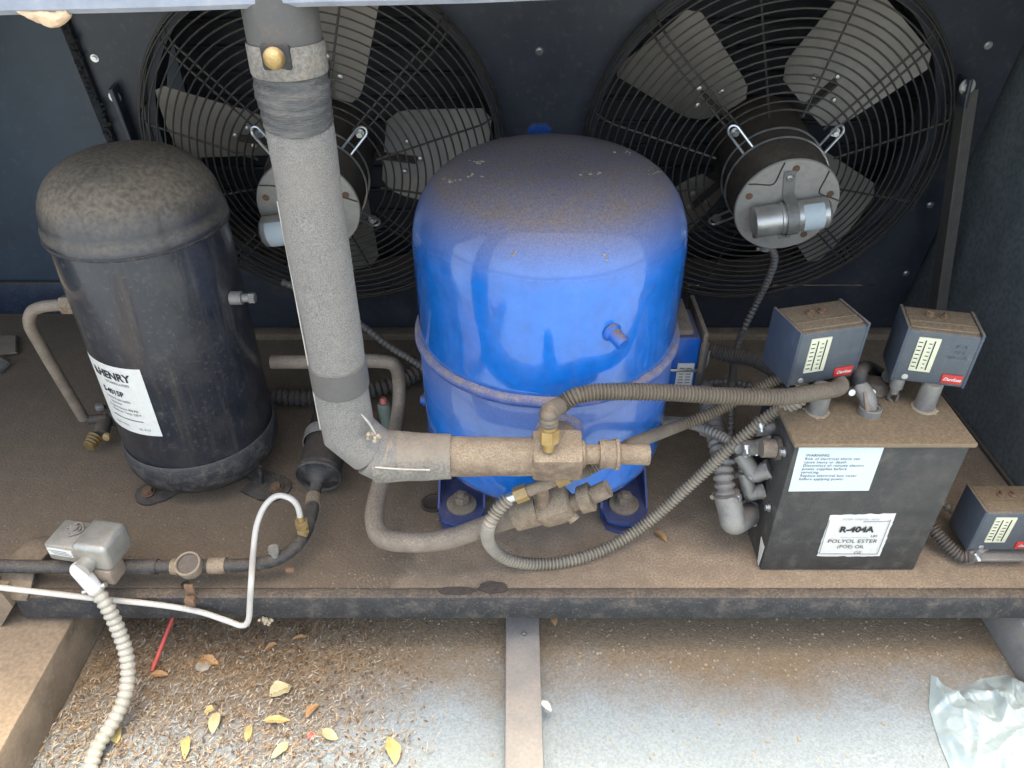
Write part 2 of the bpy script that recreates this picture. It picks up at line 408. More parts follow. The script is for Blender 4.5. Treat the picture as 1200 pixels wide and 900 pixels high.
for (px, py, rx, ry) in ((578, 689, .020, .011), (535, 693, .026, .007)):
    p = Z(px, py, .0008); n = 26
    o = [(p.x + rx * math.cos(a) * (1 + .25 * noise.noise(Vector((math.cos(a), math.sin(a), px)) * 2)), min(p.y + ry * math.sin(a) * (1 + .3 * noise.noise(Vector((math.cos(a), math.sin(a), px + 9)) * 2)), 9)) for a in [2 * math.pi * i / n for i in range(n)]]
    b.plate(o, .0015 + .0004 * rx * 50, Matrix.Translation((0, 0, .0005)))
b.build('tar_patch', 'tar', tr)
# rear ridge of the tray
b = MB(); b.box((.2, 1.352, .007), (1.9, .03, .016), bevel=.004); b.build('rear_ridge', 'tray_dust', tr)

# skid frame on the ground
sk = thing('skid_frame', 'flat grey steel skid rails on the ground under the tray', 'skid frame', (0, .4, GZ))
p0, p1 = Z(591, 900, -.105), Z(638, 900, -.105)
b = MB(); b.box(((p0.x + p1.x) / 2, .72, (-.105 + GZ) / 2 - .002), (p1.x - p0.x - .001, 1.5, -.105 - GZ + .004), bevel=.003); b.build('centre_rail', 'frame_steel', sk)
b = MB(); xl = Z(105, 725, -.09).x; b.box((xl - .12, .72, (-.055 + GZ) / 2), (.24, 1.5, -.055 - GZ), bevel=.003); b.build('side_rail', 'tan_plate', sk)
b = MB(); xr = Z(1172, 720, -.09).x; b.box((xr + .10, .98, (-.06 + GZ) / 2), (.2, .90, -.06 - GZ), bevel=.003); b.build('side_rail', 'frame_steel', sk)
b = MB(); p = Z(614, 744, -.105); b.lathe([(.0042, 0), (.0042, .0016), (.0022, .0018), (.0018, .0004), (0, .0003)], p, n=20); b.build('rivet', 'zinc_bright', sk)

# fan panel: leans forward at the top
LEAN = R(9.0); PY = 1.37
pn = Vector((0, -math.cos(LEAN), -math.sin(LEAN))); pu = Vector((0, -math.sin(LEAN), math.cos(LEAN))); px_ = Vector((1, 0, 0)); PO = Vector((0, PY, 0))
def PP(x, v, t=0.): return PO + px_ * x + pu * v + pn * t
def onpanel(px, py, t=0.):
    d = ray(px, py); o = Vector((0, 0, CAM_Z)); k = (PP(0, 0, t) - o).dot(pn) / d.dot(pn); q = o + d * k - PO; return q.x, q.dot(pu)
FC = [(-.312, .422), (.421, .424)]; HR, CH, PL, PR, PT = .284, .300, -.675, .795, .775
fp = thing('fan_panel', 'dark navy sheet metal panel behind the fans, leaning forward', 'panel', PP(0, 0))
b = MB()
def rect(x0, x1, v0, v1, t=0.): b.add([PP(x0, v0, t), PP(x1, v0, t), PP(x1, v1, t), PP(x0, v1, t)], [[0, 1, 2, 3]])
for cx, cv in FC:
    n = 64; o = len(b.v)
    for i in range(n):
        a = 2 * math.pi * i / n; c_, s_ = math.cos(a), math.sin(a); k = CH / max(abs(c_), abs(s_))
        b.v.append(PP(cx + HR * c_, cv + HR * s_)); b.v.append(PP(cx + k * c_, cv + k * s_)); b.v.append(PP(cx + HR * c_, cv + HR * s_, -.06))
    for i in range(n):
        j = (i + 1) % n
        b.f.append([o + 3 * i, o + 3 * j, o + 3 * j + 1, o + 3 * i + 1]); b.f.append([o + 3 * i, o + 3 * i + 2, o + 3 * j + 2, o + 3 * j])
    # square corners left open by the 64 steps are exact multiples of 45 degrees, so the cell is closed
cv = FC[0][1]
xsn = [PL, FC[0][0] - CH, FC[0][0] + CH, FC[1][0] - CH, FC[1][0] + CH, PR]
rect(xsn[0], xsn[1], cv - CH, cv + CH); rect(xsn[2], xsn[3], cv - CH, cv + CH); rect(xsn[4], xsn[5], cv - CH, cv + CH)
rect(PL, PR, 0.002, cv - CH); rect(PL, PR, cv + CH, PT)
b.build('sheet', 'navy_panel', fp, 25)
b = MB(); b.bar(PP(PL - .004, .0, .004), PP(PL - .004, PT, .004), .014, .012, pn); b.jitter(.001, 300)
for i in range(90): q = PP(PL + rnd.uniform(-.006, .006), i * .0085, .011); b.box(q, (.008, .006, .004), Euler((0, 0, rnd.uniform(-1, 1))).to_matrix())
b.build('sealant_bead', 'seam_black', fp)
for (px, py) in ((111, 68), (632, 60), (1158, 53), (1090, 240), (1062, 320)):
    x, v = onpanel(px, py); b = MB(); screw(b, PP(x, v), pn, .0042, .0028); b.build('panel_screw', 'zinc_bright', fp)
# condenser coil and dark plenum behind the openings
cl = thing('condenser_coil', 'dark finned condenser coil seen through the fan openings', 'coil', (0, 1.56, 0))
b = MB(); b.box((.06, 1.575, .40), (1.75, .03, .78)); b.build('fin_pack', 'coil_fins', cl)
b = MB()
for i in range(16): b.cyl((-.80, 1.555, .05 + i * .047), (.92, 1.555, .05 + i * .047), .005, None, 8)
b.build('coil_tubes', 'coil_fins', cl)
# left back wall, side walls, roof
bw = thing('rear_wall', 'smooth dark teal painted wall left of the fan panel', 'wall', (-1.0, 1.455, 0))
b = MB(); b.box((-1.03, 1.463, .40), (.86, .012, .80)); b.build('wall_sheet', 'back_wall_paint', bw)
b = MB(); b.box((-1.03, 1.45, .035), (.86, .012, .082), bevel=.003); b.build('kick_strip', 'kick_paint', bw)
lw = MB(); lw.box((-1.47, 1.05, .36), (.012, .84, .92)); lwo = lw.build('cabinet_side_wall', 'back_wall_paint'); tag(lwo, 'left end wall of the cabinet, mostly outside the picture', 'wall')
rw = thing('cabinet_side_wall', 'dark grey-green textured side wall at the right of the cabinet', 'wall', (.805, 1.0, 0))
b = MB(); b.box((.812, 1.13, .388), (.012, .985, .80)); b.build('wall_sheet', 'side_wall_paint', rw)
b = MB(); b.bar((.8015, .72, .004), (.8015, 1.34, .004), .006, .006, UP); b.build('corner_sealant', 'strut_paint', rw)
rf = thing('cabinet_roof', 'pale grey metal roof edge crossing the top of the picture', 'roof', (-.3, .64, .752))
b = MB()
b.box((-.32, 1.13, .790), (2.32, .96, .012)); b.build('roof_sheet', 'roof_paint', rf)
def lipz(x): return .7420 + (x + .39) * .0250
b = MB(); ny = 40
for i in range(ny + 1):
    x = -1.48 + 2.32 * i / ny; dz = .0010 * noise.noise(Vector((x * 9, 0, 0))); zb = lipz(x) + dz
    for (y, z) in ((.640, zb + .004), (.637, zb + .044), (.655, zb + .044), (.659, zb + .004), (.654, zb), (.645, zb)): b.v.append(Vector((x, y, z)))
    if i:
        o = (i - 1) * 6
        for j in range(6): b.f.append([o + j, o + (j + 1) % 6, o + 6 + (j + 1) % 6, o + 6 + j])
b.build('front_edge', 'roof_paint', rf)
b = MB(); P = D(52, 19, .644); b.tube([P + Vector((-.018, 0, .004)), P + Vector((-.004, 0, -.000)), P + Vector((.008, 0, -.002)), P + Vector((.02, 0, .003))], lambda i, m: .0065 * (1 - abs(i / m - .55) * 1.1), 10); b.jitter(.0012, 200); b.build('peeling_foam', 'foam_peach', rf)

# right hand brace strut
st = thing('brace_strut', 'long dusty grey brace bolted at its top beside the right fan', 'strut', D(1095, 372, 1.20))
a_, b_ = D(1128, 108, 1.225), D(1092, 395, 1.205)
for q in (a_, b_): q.x = min(q.x, .775)
b = MB(); b.bar(a_, b_, .003, .028, (0, 1, .0), ); dx = Vector((.014, .012, 0))
b.bar(a_ + Vector((.0155, .010, 0)), b_ + Vector((.0155, .010, 0)), .026, .003, (0, 1, 0)); b.build('channel', 'strut_paint', st)
b = MB(); b.bar(a_ + Vector((.0, .006, .022)), a_ + Vector((.004, .004, -.022)), .006, .04, (0, 1, 0), .002); b.build('top_tab', 'navy_panel', st)
b = MB(); screw(b, a_ + Vector((.003, -.001, .009)), (0, -1, 0), .008, .005); b.build('bolt', 'zinc_bright', st)
q = a_.lerp(b_, .80); q2 = a_.lerp(b_, .915); b = MB(); b.bar(q + Vector((0, -.0025, 0)), q2 + Vector((0, -.0025, 0)), .001, .014, (0, 1, 0)); b.build('sticker', 'white_label', st)
# left narrow bracket with a bolt beside the left fan
x, v = onpanel(137, 110); lb = thing('hanger_strip', 'narrow navy strip with one bolt left of the left fan', 'bracket', PP(x, v - .2, .004))
b = MB(); b.bar(PP(x + .004, v - .30, .006), PP(x + .004, v + .018, .006), .008, .036, pn * 1, .002); b.build('strip', 'navy_panel', lb)
b = MB(); screw(b, PP(x + .001, v, .0105), pn, .0065, .004); b.build('bolt', 'zinc_bright', lb)

# ================================================================== FANS
def make_fan(cx, cv, label, a0, cap_ang, cap_off):
    c = PP(cx, cv); root = thing('axial_fan', label, 'fan', c, (R(99), 0, 0), 'condenser fans side by side')
    def Q(r, a, t): return PP(cx + r * math.cos(a), cv + r * math.sin(a), t)
    prof = [(.300, .004), (.3005, .016), (.300, .028), (.297, .040), (.292, .051), (.284, .060)]
    r = .2725
    while r > .104: prof.append((r, .066 + .030 * (1 - (r - .1) / .19))); r -= .0127
    g = MB()
    for (r, t) in prof: g.ring(PP(cx, cv, t), pn, r, .0015, 84, 6)
    allp = [(.300, .004)] + prof[3:] + [(.098, .097)]
    for k in range(12):
        a = R(15 + 30 * k)
        dbl = k % 3 == 1
        for off in ((-.0075, .0075) if dbl else (0,)):
            tx = Vector((-math.sin(a), math.cos(a)))
            pts = [PP(cx + rr * math.cos(a) + off * tx.x, cv + rr * math.sin(a) + off * tx.y, t - .003) for rr, t in allp]
            g.tube(pts, .0019, 6, False)
    g.build('guard', 'guard_wire', root)
    for k in range(4):
        a = R(45 + 90 * k); cb = MB(); e = Vector((math.cos(a), math.sin(a))); tt = Vector((-e.y, e.x))
        loop = []
        for s_, w_ in ((.078, .008), (.09, .008), (.110, .008)): loop.append((s_, -w_))
        for i in range(9): q = -math.pi / 2 + math.pi * i / 8; loop.append((.114 + .008 * math.cos(q), .008 * math.sin(q)))
        for s_, w_ in ((.110, .008), (.09, .008), (.078, .008)): loop.append((s_, w_))
        pts = [PP(cx + e.x * s_ + tt.x * w_, cv + e.y * s_ + tt.y * w_, .125 - (s_ - .078) * .40) for s_, w_ in loop]
        cb.tube(pts, .0021, 7, False)
        cl_ = cb.build('mounting_clip', 'zinc_bright', root)
        sb = MB(); screw(sb, Q(.109, a, .105), pn, .0048, .006); sb.build('clip_bolt', 'zinc_bright', cl_)
    for k in range(4):
        a = a0 + R(90) * k; e = Vector((math.cos(a), math.sin(a))); tt = Vector((-e.y, e.x)); bl = MB(); nr, nc = 10, 8
        for side in (0, 1):
            for i in range(nr + 1):
                u = i / nr; rr = .092 + .178 * u; half = .066 + .026 * u
                if u < .12: half -= (.12 - u) * .14
                if u > .9: half -= (u - .9) ** 1.3 * .35
                tw = R(34 - 12 * u)
                for j in range(nc + 1):
                    q = (j / nc * 2 - 1) * half; bow = .010 * (1 - (j / nc * 2 - 1) ** 2)
                    bl.v.append(PP(cx + e.x * rr + tt.x * q * math.cos(tw), cv + e.y * rr + tt.y * q * math.cos(tw), -.008 - q * math.sin(tw) + bow - side * .0016))
        N_ = (nr + 1) * (nc + 1)
        for side in (0, 1):
            for i in range(nr):
                for j in range(nc):
                    q = side * N_ + i * (nc + 1) + j; bl.f.append([q, q + 1, q + nc + 2, q + nc + 1])
        ring_ = [i for i in range(nc + 1)] + [i * (nc + 1) + nc for i in range(1, nr + 1)] + [nr * (nc + 1) + j for j in range(nc - 1, -1, -1)] + [i * (nc + 1) for i in range(nr - 1, 0, -1)]
        for i in range(len(ring_)):
            A, B = ring_[i], ring_[(i + 1) % len(ring_)]; bl.f.append([A, B, B + N_, A + N_])
        bo = bl.build('blade', 'blade_metal', root)
        for (rr, q) in ((.13, .022), (.13, -.022), (.155, 0)):
            rv = MB(); rv.lathe([(.005, 0), (.0045, .003), (0, .0045)], PP(cx + e.x * rr + tt.x * q, cv + e.y * rr + tt.y * q, .003 - q * .5), pn, 12)
            rv.build('blade_rivet', 'zinc_bright', bo)
        ar = MB(); ar.bar(Q(.06, a, -.004), Q(.15, a, -.004), .004, .05, pn); ar.build('blade_arm', 'guard_wire', root)
    m = MB(); m.lathe([(0, -.03), (.074, -.03), (.077, -.02), (.077, .10), (.0775, .102), (.0775, .186), (.076, .190), (0, .190)], PP(cx, cv), pn, 56)
    mo = m.build('motor', 'motor_body', root, 30)
    for t, r in ((.098, .0800), (.128, .0800)): m = MB(); m.ring(PP(cx, cv, t), pn, r, .0017, 64, 6); m.build('clamp_ring', 'zinc_bright', mo)
    m = MB(); m.lathe([(0, .1895), (.0780, .1895), (.0790, .191), (.0775, .1935), (.056, .1945), (0, .1945)], PP(cx, cv), pn, 56); mp = m.build('end_plate', 'motor_plate', root, 30)
    for k in range(5):
        a = R(20 + 72 * k); m = MB(); m.lathe([(.0055, 0), (.0055, .001), (.003, .0012), (0, .0005)], Q(.064, a, .1938), pn, 14); m.build('plate_screw', 'rust', mp)
    for a, sgn in ((R(128), 1), (R(30), -1)):      # curved lug covers pressed on the plate edge
        m = MB(); pts = [Q(.077 - .028 * math.sin(math.pi * i / 8), a + sgn * R(-22 + 44 * i / 8), .1950) for i in range(9)]; m.tube(pts, .0011, 6, False); m.build('plate_fold', 'motor_body', mp)
    # capacitor strapped across the plate
    ca = cap_ang; e = px_ * math.cos(ca) + pu * math.sin(ca); f_ = pn.cross(e); cc = PP(cx, cv, .215) + e * cap_off[0] + f_ * cap_off[1]
    m = MB(); m.lathe([(0, -.056), (.019, -.056), (.0235, -.053), (.0235, -.016), (.0245, -.015), (.0245, -.011), (.0235, -.010), (.0235, .053), (.019, .057), (0, .057)], cc, e, 32)
    co = m.build('capacitor', 'capacitor_metal', root, 30)
    m = MB()
    for i in range(13):
        q = math.pi * (i / 12) * 1.0; rr = .0241
        for s_ in (.016, .046): m.v.append(cc + e * s_ + f_ * rr * math.cos(q * .75 + .3) * 1 + pn * rr * math.sin(q * .75 + .3))
    for i in range(12): m.f.append([2 * i, 2 * i + 1, 2 * i + 3, 2 * i + 2])
    m.build('capacitor_label', 'pale_label', co)
    m = MB(); st_ = []
    for i in range(11): q = math.pi * i / 10; st_.append((.0252 * math.cos(q), .0252 * math.sin(q)))
    pts = [(.066, -.0195), (.030, -.0195), (.0255, -.012)] + st_ + [(-.0255, -.012), (-.030, -.0195), (-.050, -.0195)]
    for (u, vv) in pts:
        for s_ in (-.0085, .0085): m.v.append(cc + e * (s_ + .0) + f_ * u + pn * vv)
    n0 = len(m.v)
    for (u, vv) in pts:
        L_ = math.hypot(u, vv)
        for s_ in (-.0085, .0085): m.v.append(cc + e * s_ + f_ * (u * 1.03) + pn * (vv + .0012))
    for i in range(len(pts) - 1):
        q = 2 * i; m.f.append([q, q + 1, q + 3, q + 2]); m.f.append([n0 + q, n0 + q + 1, n0 + q + 3, n0 + q + 2]); m.f.append([q, q + 2, n0 + q + 2, n0 + q]); m.f.append([q + 1, q + 3, n0 + q + 3, n0 + q + 1])
    so = m.build('capacitor_strap', 'galvanised', root)
    for u in (.057, -.042): m = MB(); screw(m, cc + f_ * u + pn * -.018, pn, .0035, .003); m.build('strap_screw', 'zinc_bright', so)
    return root
make_fan(FC[1][0], FC[1][1], 'right fan with its full round grey motor plate in view', R(50), R(10), (.0, -.006))
make_fan(FC[0][0], FC[0][1], 'left fan, its motor partly hidden by the tall insulated pipe', R(82), R(188), (.018, .020))

# ================================================================== BLACK TANK
TX, TY, TR = -.498, .955, .1125
tk = thing('receiver_tank', 'tall black cylindrical tank with dusty domed top and white paper label', 'tank', (TX, TY, 0))
def tank_prof(): return [(0, .035), (.075, .036), (.100, .045), (TR, .060), (TR, .438)]
b = MB(); b.lathe(tank_prof(), (TX, TY, 0), n=96); b.build('body', 'black_tank', tk, 60)
dp = [(TR, .434), (TR + .0035, .436), (TR + .0035, .444), (TR + .001, .448)]
for i in range(1, 13):
    a = math.pi / 2 * i / 12; dp.append(((TR + .001) * math.cos(a) ** .72, (.448 + .082 * math.sin(a))))
dp[-1] = (0, .530)
b = MB(); b.lathe(dp, (TX, TY, 0), n=96); b.build('dome', 'black_tank', tk, 60)
b = MB(); b.ring((TX, TY, .4335), (0, 0, 1), TR + .0022, .0026, 110, 8); b.build('weld_bead', 'black_band', tk)
b = MB(); b.lathe([(TR + .0005, .094), (TR + .004, .090), (TR + .004, .060), (.112, .046), (.098, .030), (.080, .024), (.0, .024)], (TX, TY, 0), n=96); b.build('base_ring', 'black_band', tk, 50)
for (px, py) in ((174, 579), (324, 574), (245, 470)):
    q = Z(px, py, .004); q0 = Vector((TX, TY, 0)); d = (q - q0).normalized(); d.z = 0; sd_ = Vector((-d.y, d.x, 0)); m = fr(q, sd_, d)
    R0 = (Vector((q.x, q.y, 0)) - q0).length
    out = [(-.028, -.05), (.028, -.05), (.030, -.012)] + [(.026 * math.cos(a), .020 * math.sin(a)) for a in [math.pi * i / 8 for i in range(1, 8)]] + [(-.030, -.012)]
    b = MB(); b.plate(out, .003, m); bot = b
    b.bar(q0 + d * (R0 - .055) + UP * .004, q0 + d * (R0 - .045) + UP * .050, .05, .003, sd_)
    fo = b.build('foot', 'black_band', tk)
    b = MB(); b.lathe([(.0105, 0), (.0105, .002), (.0085, .002)], q + UP * .003, n=20); b.hexn(q + UP * .0045, q + UP * .011, .0078); b.build('foot_bolt', 'rust', fo)
# bleed port on the right
a_ = D(283, 349, .93); a_.x = TX + TR - .004
b = MB(); b.cyl(a_, a_ + Vector((.016, 0, 0)), .0095, None, 20); b.cyl(a_ + Vector((.016, 0, 0)), a_ + Vector((.027, 0, 0)), .006, None, 16); b.hexn(a_ + Vector((.026, 0, 0)), a_ + Vector((.034, 0, 0)), .0075); b.build('side_port', 'galvanised', tk)
# paper label wrapped on the shell
def tpt(x, y, ang0, zc, r): return Vector((TX + r * math.sin(ang0 + x / TR), TY - r * math.cos(ang0 + x / TR), zc + y))
LA, LZ, LW, LH = R(-27), .214, .106, .116
b = MB(); n = 16
for i in range(n + 1):
    for j in (0, 1): b.v.append(tpt(-LW / 2 + LW * i / n, (-LH / 2, LH / 2)[j], LA, LZ, TR + .0006))
for i in range(n): b.f.append([2 * i, 2 * i + 2, 2 * i + 3, 2 * i + 1])
lo = b.build('paper_label', 'white_label', tk)
def tt_(body, size, x, y, mat='ink', **k): return text(body, size, mat, lo, None, bend=lambda u, v: tpt(u + x, v + y, LA, LZ, TR + .0012), **k)
tt_('HENRY', .0175, .006, .040, bold=.0006); tt_('TECHNOLOGIES', .0058, .008, .028)
tt_('S-4015P', .0125, -.006, .010, bold=.0004); tt_('Vertical Replaceable', .0058, -.002, -.001); tt_('Separator', .0058, -.006, -.008)
tt_('Design Pressure 450 PSI', .0056, .002, -.016); tt_('Maximum Temp. 220 F', .0056, .006, -.0225)
tt_('Made in U.S.A.', .0048, -.010, -.046); tt_('UL  R-12', .0048, .030, -.048)
b = MB()
for i in range(9):
    for j in (0, 1): b.v.append(tpt(-.024 + .056 * i / 8, -.0345 + .0012 * j, LA, LZ, TR + .0012))
for i in range(8): b.f.append([2 * i, 2 * i + 2, 2 * i + 3, 2 * i + 1])
b.add([tpt(-.032, .047, LA, LZ, TR + .0013), tpt(-.024, .036, LA, LZ, TR + .0013), tpt(-.020, .032, LA, LZ, TR + .0013), tpt(-.032, .034, LA, LZ, TR + .0013), tpt(-.0335, .040, LA, LZ, TR + .0013)], [[0, 1, 2, 3, 4]])
b.build('printed_mark', 'ink', lo)

# copper pipe left of the tank with its corner valve
zt = .306; cpp = thing('copper_pipe', 'thin dusty pipe bent down beside the black tank on the left', 'pipe', Z(100, 490, .05))
b = MB(); b.tube([D(80, 357, .945), D(62, 358, .945), D(48, 360, .945), D(37, 366, .946), D(35, 381, .948), D(46, 402, .955), D(62, 430, .965), D(80, 460, .975), D(98, 490, .985)], .0085, 16); b.build('tube', 'copper_dusty', cpp)
b = MB(); p = D(80, 357, .945); b.hexn(p + Vector((-.008, 0, 0)), p + Vector((.012, 0, 0)), .0135); b.cyl(p + Vector((.010, 0, 0)), p + Vector((.03, 0, 0)), .010); b.build('flare_nut', 'valve_brass_dusty', cpp)
vv = thing('angle_valve', 'small dirty brass valve on the tray behind the black tank', 'valve', Z(125, 505, 0))
pc = Z(124, 494, .035); b = MB(); b.cyl(Z(118, 510, .03), Z(128, 478, .04), .013, .010, 20); b.cyl(Z(103, 492, .045), Z(125, 490, .04), .008, None, 16); b.cyl(Z(128, 478, .04), Z(150, 462, .05), .007, None, 16); b.build('valve_body', 'conduit_dark', vv)
b = MB(); q = Z(112, 512, .030); 
for k in range(4): b.lathe([(.0, 0), (.0125 - k * .001, 0), (.0125 - k * .001, .004), (0, .004)], q + Vector((-.001, -.004, -.001)) * k * 1.3, (-.2, -.9, -.2), 20)
b.build('packing_nut', 'brass', vv)
b = MB(); q = Z(106, 521, .022); b.hexn(q, q + Vector((.003, .010, .003)), .005); q = Z(127, 510, .03); b.lathe([(0, 0), (.006, .001), (.0075, .005), (.006, .009), (0, .010)], q, (0, -1, .2), 16); b.build('valve_caps', 'brass', vv)
b = MB(); q = Z(117, 477, .055); b.box(q, (.014, .012, .012), Euler((0, 0, .5)).to_matrix(), .003); b.build('stem_cap', 'galvanised', vv)
b = MB(); q = Z(137, 492, .035); b.lathe([(0, 0), (.016, 0), (.018, .004), (.018, .022), (0, .024)], q, (0, .6, -.1), 24); b.build('side_cap', 'conduit_dark', vv)
# scraps at the left edge
for (pts, nm, lab) in (([(-5, 393), (18, 393), (18, 412), (-5, 415)], 'cardboard_scrap', 'small brown scrap lying upright at the left edge, the upper one'), ([(-5, 416), (10, 424), (-5, 437)], 'metal_scrap', 'small pointed grey scrap at the left edge below a brown one')):
    b = MB(); P3 = [Z(x, y, .012) for x, y in pts]; n = len(P3); b.v = [p.copy() for p in P3] + [p + Vector((.002, .002, -.006)) for p in P3]; b.f = [list(range(n)), list(range(n, 2 * n))[::-1]] + [[i, (i + 1) % n, n + (i + 1) % n, n + i] for i in range(n)]
    tag(b.build(nm, 'copper_dusty' if 'card' in nm else 'galvanised'), lab, 'scrap')

# ================================================================== BLUE COMPRESSOR
CX, CY, CR = .048, .913, .1755
cp = thing('compressor', 'large glossy blue compressor with dust-covered domed top', 'compressor', (CX, CY, 0))
b = MB(); pr = [(CR - .004, .300), (CR, .304)] + [(CR, .304 + .123 * k / 16) for k in range(1, 17)]
for i in range(1, 17):
    a = math.pi / 2 * i / 16; pr.append((CR * math.cos(a) ** .58, .427 + .113 * math.sin(a) ** .92))
pr[-1] = (0, .540)
b.lathe(pr, (CX, CY, 0), n=128)
for i, v in enumerate(b.v):
    if v.z > .31: d_ = Vector((v.x - CX, v.y - CY, 0)); b.v[i] = v + d_ * (.012 * noise.noise(Vector((v.x * 16, v.y * 16, v.z * 8))) + .0035 * noise.noise(Vector((v.x * 40, v.y * 40, v.z * 14))))*(1 if v.z < .45 else .3) * (1 * min(1, (v.z - .31) * 20))
b.build('upper_shell', 'blue_shell', cp, 60)
b = MB(); b.lathe([(CR - .004, .304), (CR + .001, .301), (CR + .001, .135), (CR - .004, .118), (CR - .018, .103), (CR - .045, .092), (CR - .09, .085), (0, .082)], (CX, CY, 0), n=128); b.build('lower_shell', 'blue_shell', cp, 60)
b = MB(); b.lathe([(CR - .002, .3055), (CR + .003, .305), (CR + .0065, .302), (CR + .007, .296), (CR + .005, .291), (CR, .289)], (CX, CY, 0), n=160)
for i, v in enumerate(b.v): b.v[i] = v + Vector((0, 0, .0015 * noise.noise(v * 30)))
b.build('weld_seam', 'blue_band', cp, 60)
for k, (px, py) in enumerate(((541, 592), (731, 592))):
    q = Z(px, py, .022); s_ = -1 if k == 0 else 1
    b = MB(); m = fr(q - UP * .004, (1, 0, 0), (0, 1, 0))
    out = [(-.031, .12), (-.034, -.010), (-.028, -.032), (-.010, -.040), (.010, -.040), (.028, -.032), (.034, -.010), (.031, .12)]
    b.plate(out, .004, m)
    b.plate([(-.031, .10), (-.034, -.010), (-.028, -.032), (-.010, -.040), (.010, -.040), (.028, -.032), (.034, -.010), (.031, .10)], .003, Matrix.Translation((0, 0, 0)) @ fr(q - UP * .020, (1, 0, 0), (0, 1, 0)))
    for sx in (-1, 1):
        b.bar(q + Vector((sx * .033, -.008, -.010)), q + Vector((sx * .031, .10, -.004)), .0035, .022, UP)
        b.add([q + Vector((sx * .033, -.008, -.0)), q + Vector((sx * .032, .10, 0)), q + Vector((sx * .032, .10, .085)), q + Vector((sx * .036, -.008, -.0)), q + Vector((sx * .035, .10, 0)), q + Vector((sx * .035, .10, .085))], [[0, 1, 2], [3, 5, 4], [0, 2, 5, 3], [0, 3, 4, 1], [1, 4, 5, 2]])
    fo = b.build('foot', 'blue_foot', cp)
    b = MB(); b.lathe([(.0, .0005), (.0225, .0005), (.0232, .002), (.0225, .005), (.0215, .0055), (0, .0055)], q, n=32); b.build('washer', 'copper_dusty', fo)
    b = MB(); b.lathe([(.0, .0055), (.013, .0055), (.013, .0085), (0, .0085)], q, n=24); b.hexn(q + UP * .0085, q + UP * .0215, .0115); b.lathe([(.006, .0215), (.0055, .026), (0, .027)], q, n=12); b.build('bolt', 'copper_dusty', fo)
    b = MB(); b.cyl(q - UP * .022, q - UP * .0165, .026, None, 28); b.build('rubber_mount', 'rubber_black', fo)
# oil stub on the shell, lower suction boss, left sensor, top lug
d = (D(718, 388, .75) - Vector((CX, CY, 0))); d.z = 0; d.normalize(); q = Vector((CX, CY, 0)) + d * (CR - .003); q.z = D(718, 388, q.y).z
b = MB(); b.lathe([(.0125, 0), (.0118, .004), (.0095, .0055), (.0088, .006), (.0088, .022), (.0070, .0245), (0, .0245)], q, d + Vector((.25, 0, -.28)), 24); b.build('charging_stub', 'blue_plain', cp)
q = D(655, 507, .738); b = MB(); b.lathe([(.0, -.02), (.029, -.02), (.031, .001), (.028, .006), (.020, .009), (.019, .03), (0, .03)], q, (.05, -1, 0), 40); b.build('suction_boss', 'blue_band', cp)
b = MB(); q = D(503, 468, .99); b.cyl(q + Vector((.02, 0, 0)), q + Vector((-.010, 0, 0)), .011, None, 20); b.cyl(q + Vector((-.010, 0, 0)), q + Vector((-.014, 0, 0)), .008, None, 20); b.build('side_stub', 'blue_plain', cp)
b = MB(); q = D(632, 152, 1.07); b.plate([(-.016, -.04), (.016, -.04), (.016, .003), (.009, .010), (-.009, .010), (-.016, .003)], .008, fr(q, (1, 0, 0), (0, -.1, 1))); b.build('lifting_lug', 'blue_foot', cp)
# droppings on the dome
def dome(px, py):
    o, d = Vector((0, 0, CAM_Z)), ray(px, py); t = .55
    while t < 2:
        p = o + d * t; rr = math.hypot(p.x - CX, p.y - CY) / CR
        if rr < 1:
            a = math.acos(min(1, rr ** (1 / .58))); h = .427 + .113 * math.sin(a) ** .92
            if p.z < h: return Vector((p.x, p.y, h))
        t += .0008
    return None
b = MB()
for (px, py, n, sp_) in ((526, 213, 14, 5), (560, 190, 14, 5), (588, 160, 8, 4), (648, 153, 8, 3), (735, 178, 8, 5), (692, 203, 9, 6), (553, 205, 5, 6), (765, 200, 6, 8), (598, 300, 8, 8), (712, 300, 5, 6)):
    for i in range(n):
        q = dome(px + rnd.gauss(0, sp_), py + rnd.gauss(0, sp_ * .35))
        if q: s_ = rnd.uniform(.0008, .0024); b.lathe([(0, 0), (s_, .0002), (s_ * .7, s_ * .5), (0, s_ * .6)], q - UP * .0003, n=7)
b.build('droppings', 'foam_bit', cp)
# faded tag outline on the dome's right shoulder
b = MB()
for (p, q) in (((754, 182), (764, 205)), ((764, 205), (774, 202)), ((757, 184), (769, 203)), ((760, 183), (774, 202))):
    A, B = dome(*p), dome(*q)
    if A and B: b.tube([A + UP * .0008, A.lerp(B, .5) + UP * .0016, B + UP * .0008], .0006, 5)
b.build('tag_outline', 'straw', cp)
